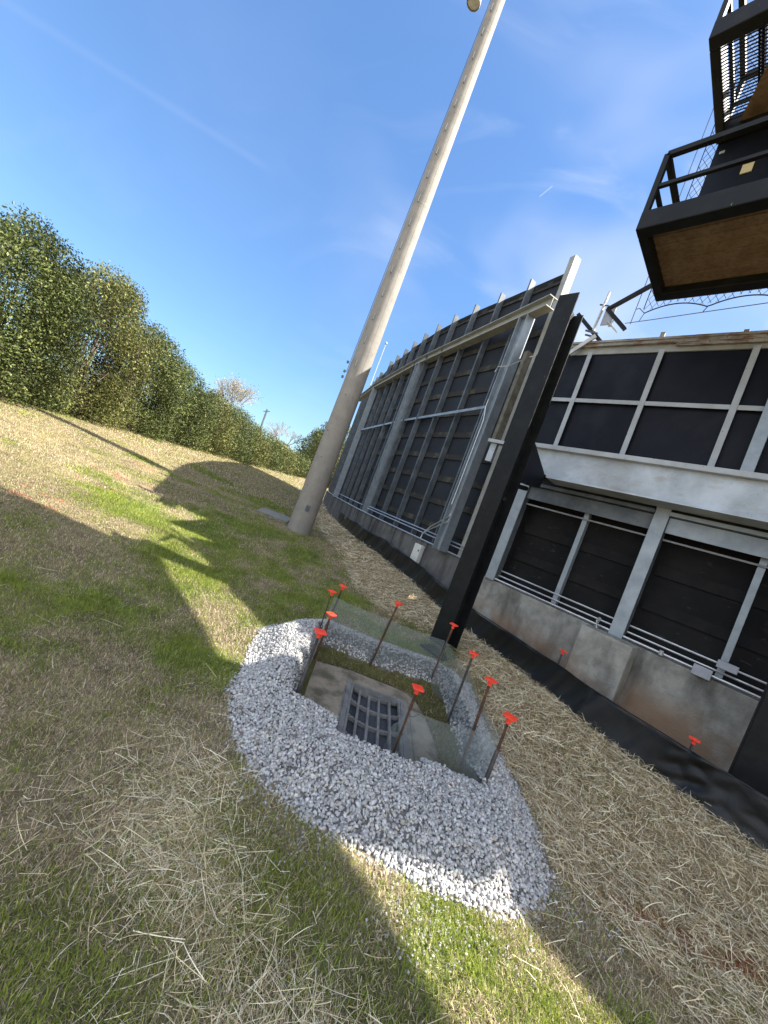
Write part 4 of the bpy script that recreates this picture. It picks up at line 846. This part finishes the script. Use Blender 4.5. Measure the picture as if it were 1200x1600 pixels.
# ---------------- vegetation ----------------
def leaves(P,size,pal,jit=.35,upb=.3):
    """one bent leaf of two faces per point"""
    n=len(P); d=rng.normal(size=(n,3)); d[:,2]+=upb; d/=np.linalg.norm(d,axis=1)[:,None]; r_=rng.normal(size=(n,3)); w_=np.cross(d,r_); w_/=np.linalg.norm(w_,axis=1)[:,None]; nn=np.cross(d,w_)
    L_=(size*rng.uniform(.6,1.3,n))[:,None]; Wd=L_*.23; b=P-d*L_*.5; t=P+d*L_*.5; mid=P+nn*L_*.04
    V=np.stack([b,mid+w_*Wd,t,mid-w_*Wd],1).reshape(-1,3); k=np.arange(n)[:,None]*4; F=np.concatenate([k+np.array([[0,1,2]]),k+np.array([[0,2,3]])])
    q=rng.random((n,1)); i=rng.choice(len(pal),n,p=[p for _,p in pal]); cbase=np.array([cc_ for cc_,_ in pal])[i]; C_=cbase*(1-jit+2*jit*q); return V,F,np.repeat(C_,4,0)
def crown_pts(n,rx,ry,hh,seedk,z0=.0,tips=24,power=2.6):
    """leafy clumps filling a tall shrub: many small sub-clumps placed mostly near the surface"""
    r_=np.random.default_rng(seedk); nc=190; u=r_.uniform(0,1,nc); a=r_.uniform(0,2*np.pi,nc)
    prof=np.clip((1-np.abs(2*u**.85-1)**power),0,1)**.5; prof=np.where(u<.3,np.maximum(prof,.93),prof)
    rad=prof*r_.uniform(.55,1.03,nc); C_=np.stack([rx*rad*np.cos(a),ry*rad*np.sin(a),z0+u*hh],-1)
    cs=r_.uniform(.20,.40,nc)*min(rx,ry); ht=[]
    for k in range(tips): a_=r_.uniform(0,6.28); uu=r_.uniform(.72,1.0); rr=.75*math.sqrt(max(0,1-uu**3)); ht.append((rx*rr*math.cos(a_),ry*rr*math.sin(a_),z0+hh*(uu+r_.uniform(.0,.09))))
    C_=np.concatenate([C_,np.array(ht)]) if tips else C_; cs=np.concatenate([cs,np.full(tips,.13*min(rx,ry))])
    wgt=cs**2; idx=r_.choice(len(C_),n,p=wgt/wgt.sum()); d=r_.normal(size=(n,3)); d/=np.linalg.norm(d,axis=1)[:,None]; d*=(r_.uniform(.25,1,n)**.5)[:,None]
    P=C_[idx]+d*cs[idx][:,None]*np.array([1,1,1.15]); P[:,2]=np.maximum(P[:,2],z0+.03); crown_pts.tone=r_.uniform(.6,1.35,len(C_))[idx]; return P,C_
HOLLY=[((.062,.082,.024),.42),((.100,.120,.032),.30),((.175,.185,.060),.16),((.035,.045,.016),.12)]
YEL=[((.105,.115,.034),.4),((.165,.160,.048),.3),((.08,.090,.026),.3)]
def shrub(x,y,top,rx,ry,nl,size,lab,pal,sd_):
    z=hz(x,y)-.05; o=empty('hedge_shrub',(x,y,z),lab,'shrub','tall evergreen shrubs of the hedge on the bank')
    P,C_=crown_pts(nl,rx,ry,top-z,sd_); V,F,CC=leaves(P,size,pal); CC=CC*np.repeat(crown_pts.tone,4)[:,None]; f=link_mesh('foliage',np_mesh('foliage',V,F,CC,'leaf'),o)
    m=MB(); r_=random.Random(sd_); base=Vector((x,y,z))
    for k in range(12):
        q=C_[r_.randrange(len(C_))]; e=base+Vector((q[0]*.85,q[1]*.85,q[2])); md=base.lerp(e,.5)+Vector((0,0,.3)); st_=base+Vector((r_.uniform(-.2,.2),r_.uniform(-.2,.2),0)); m.tube([st_,md,e],[.045,.03,.010],5)
    m.build('stem','bark',o)
    if pal is YEL and y<14:
        m=MB()
        for k in range(60):
            a=r_.uniform(-.9,.9); q=base+Vector((rx*.93*math.cos(a),ry*.93*math.sin(a)-.3,r_.uniform(.25,.72)*(top-z))); d=Vector((r_.gauss(.4,.3),r_.gauss(0,.4),r_.gauss(.5,.3))).normalized(); m.tube([q-d*.3,q,q+(d+Vector((0,0,.2)))*.25],[.008,.006,.003],4,False)
        m.build('dry_twigs','bark',o)
    return o
SH=[(-10.9,4.6,4.7,1.7,1.7,14000,.10,'shrub at the near end of the hedge, cut by the left edge of the photo',HOLLY),
(-10.7,7.2,4.6,1.6,1.6,54000,.078,'large dark glossy shrub at the left edge of the view',HOLLY),
(-10.75,9.7,4.85,1.6,1.6,60000,.078,'shrub with tall loose shoots on its crown, second from the left edge',HOLLY),
(-10.9,12.3,5.25,1.75,1.7,60000,.08,'tallest hedge shrub, with bare grey twigs showing through yellowish leaves',YEL),
(-10.9,15.1,4.6,1.6,1.6,44000,.084,'shrub stepping down just right of the tallest hedge shrub',HOLLY),
(-10.95,17.9,4.05,1.6,1.6,34000,.09,'mid height shrub halfway along the hedge, second right of the tallest',HOLLY),
(-10.9,20.8,3.7,1.6,1.6,26000,.095,'third shrub right of the tallest, where the hedge narrows',YEL),
(-11.0,24,3.65,1.7,1.7,19000,.105,'hedge shrub just left of the pale flowering tree',HOLLY),
(-11.0,27.5,3.35,1.7,1.8,15000,.12,'hedge shrub directly below the pale flowering tree',YEL),
(-11.2,31.5,3.2,1.8,1.9,12000,.135,'hedge shrub below the small utility pole',HOLLY),
(-11.3,36,3.25,1.9,2.0,9500,.16,'yellow green shrub left of the bare tree near the hedge end',YEL),
(-11.0,41,3.1,2.1,2.0,9000,.18,'round dark shrub directly below the bare tree',HOLLY),
(-10.2,48,3.1,2.4,2.4,8000,.2,'last rounded shrub at the far end of the hedge',HOLLY)]
for i,a in enumerate(SH): shrub(*a,sd_=100+i)
# brown leaf litter at the foot of the hedge
def branching(o,base,h,r0,depth,spread,seed,name='trunk',mt='bark_grey',ratio=.72,first=.32):
    r_=random.Random(seed); m=MB(); tips=[]
    def rec(p,d,l,r,k):
        q=p+d*l; md=p.lerp(q,.5)+Vector((r_.uniform(-1,1),r_.uniform(-1,1),0))*l*.05; m.tube([p,md,q],[r,r*.85,r*.68],5 if k>1 else 7,False)
        if k>=depth: tips.append(q); return
        for _ in range(3 if k<4 else 2+(r_.random()<.5)):
            nd=(d+Vector((r_.gauss(0,spread),r_.gauss(0,spread),r_.gauss(.12,spread*.5)))).normalized(); rec(q,nd,l*r_.uniform(ratio-.1,ratio+.08),r*.62,k+1)
            if k>=2: tips.append(q)
    rec(Vector(base),Vector((0,0,1)),h*first,r0,0); m.build(name,mt,o); return tips
bt=empty('bare_tree',(-19.3,60,1.1),'leafless grey tree on the skyline beyond the hedge','tree'); branching(bt,(-19.3,60,1.1),8.6,.20,6,.42,5,first=.27)
ft=empty('flowering_tree',(-30,60,1.1),'pale tan budding tree rising behind the hedge','tree'); tp=branching(ft,(-30,60,1.1),11.8,.26,5,.45,9,first=.30)
P=np.array([t_[:] for t_ in tp]); P=np.repeat(P,7,0)+rng.normal(0,.35,(len(P)*7,3)); P-=np.array([-30,60,1.1]); V,F,CC=leaves(P,.22,[((.40,.36,.26),.6),((.30,.27,.18),.4)])
link_mesh('blossom',np_mesh('blossom',V,F,CC,'leaf_soft'),ft)
def evergreen(x,y,z,top,rx,nl,size,lab,pal,sd_):
    o=empty('evergreen_tree',(x,y,z),lab,'tree','evergreen trees beyond the light pole'); m=MB(); P,C_=crown_pts(nl,rx,rx,top-z,sd_,tips=40,power=2.0)
    V,F,CC=leaves(P,size,pal); CC=CC*np.repeat(crown_pts.tone,4)[:,None]; link_mesh('foliage',np_mesh('foliage',V,F,CC,'leaf'),o); r_=random.Random(sd_); b=Vector((x,y,z)); m.tube([b,b+Z*(top-z)*.8],[.3,.08],7)
    for k in range(14): q=C_[r_.randrange(len(C_))]; m.tube([b+Z*q[2]*.7,b+Vector(q.tolist())],[.08,.02],5)
    m.build('trunk','bark',o)
evergreen(-13.3,58,1.0,8.2,2.6,12000,.26,'dark loose evergreen tree just left of the light pole',HOLLY,201)
evergreen(-9.8,52,1.0,10.2,2.5,14000,.24,'yellow green evergreen tree between the light pole and the scoreboard',YEL,202)
evergreen(-7.3,46,1.0,5.0,2.2,9000,.2,'low yellowish bush at the far end of the scoreboard',YEL,203)
evergreen(-16.5,75,1.0,6.6,3.2,7000,.34,'distant dark evergreen low between the bare tree and the light pole',HOLLY,204)
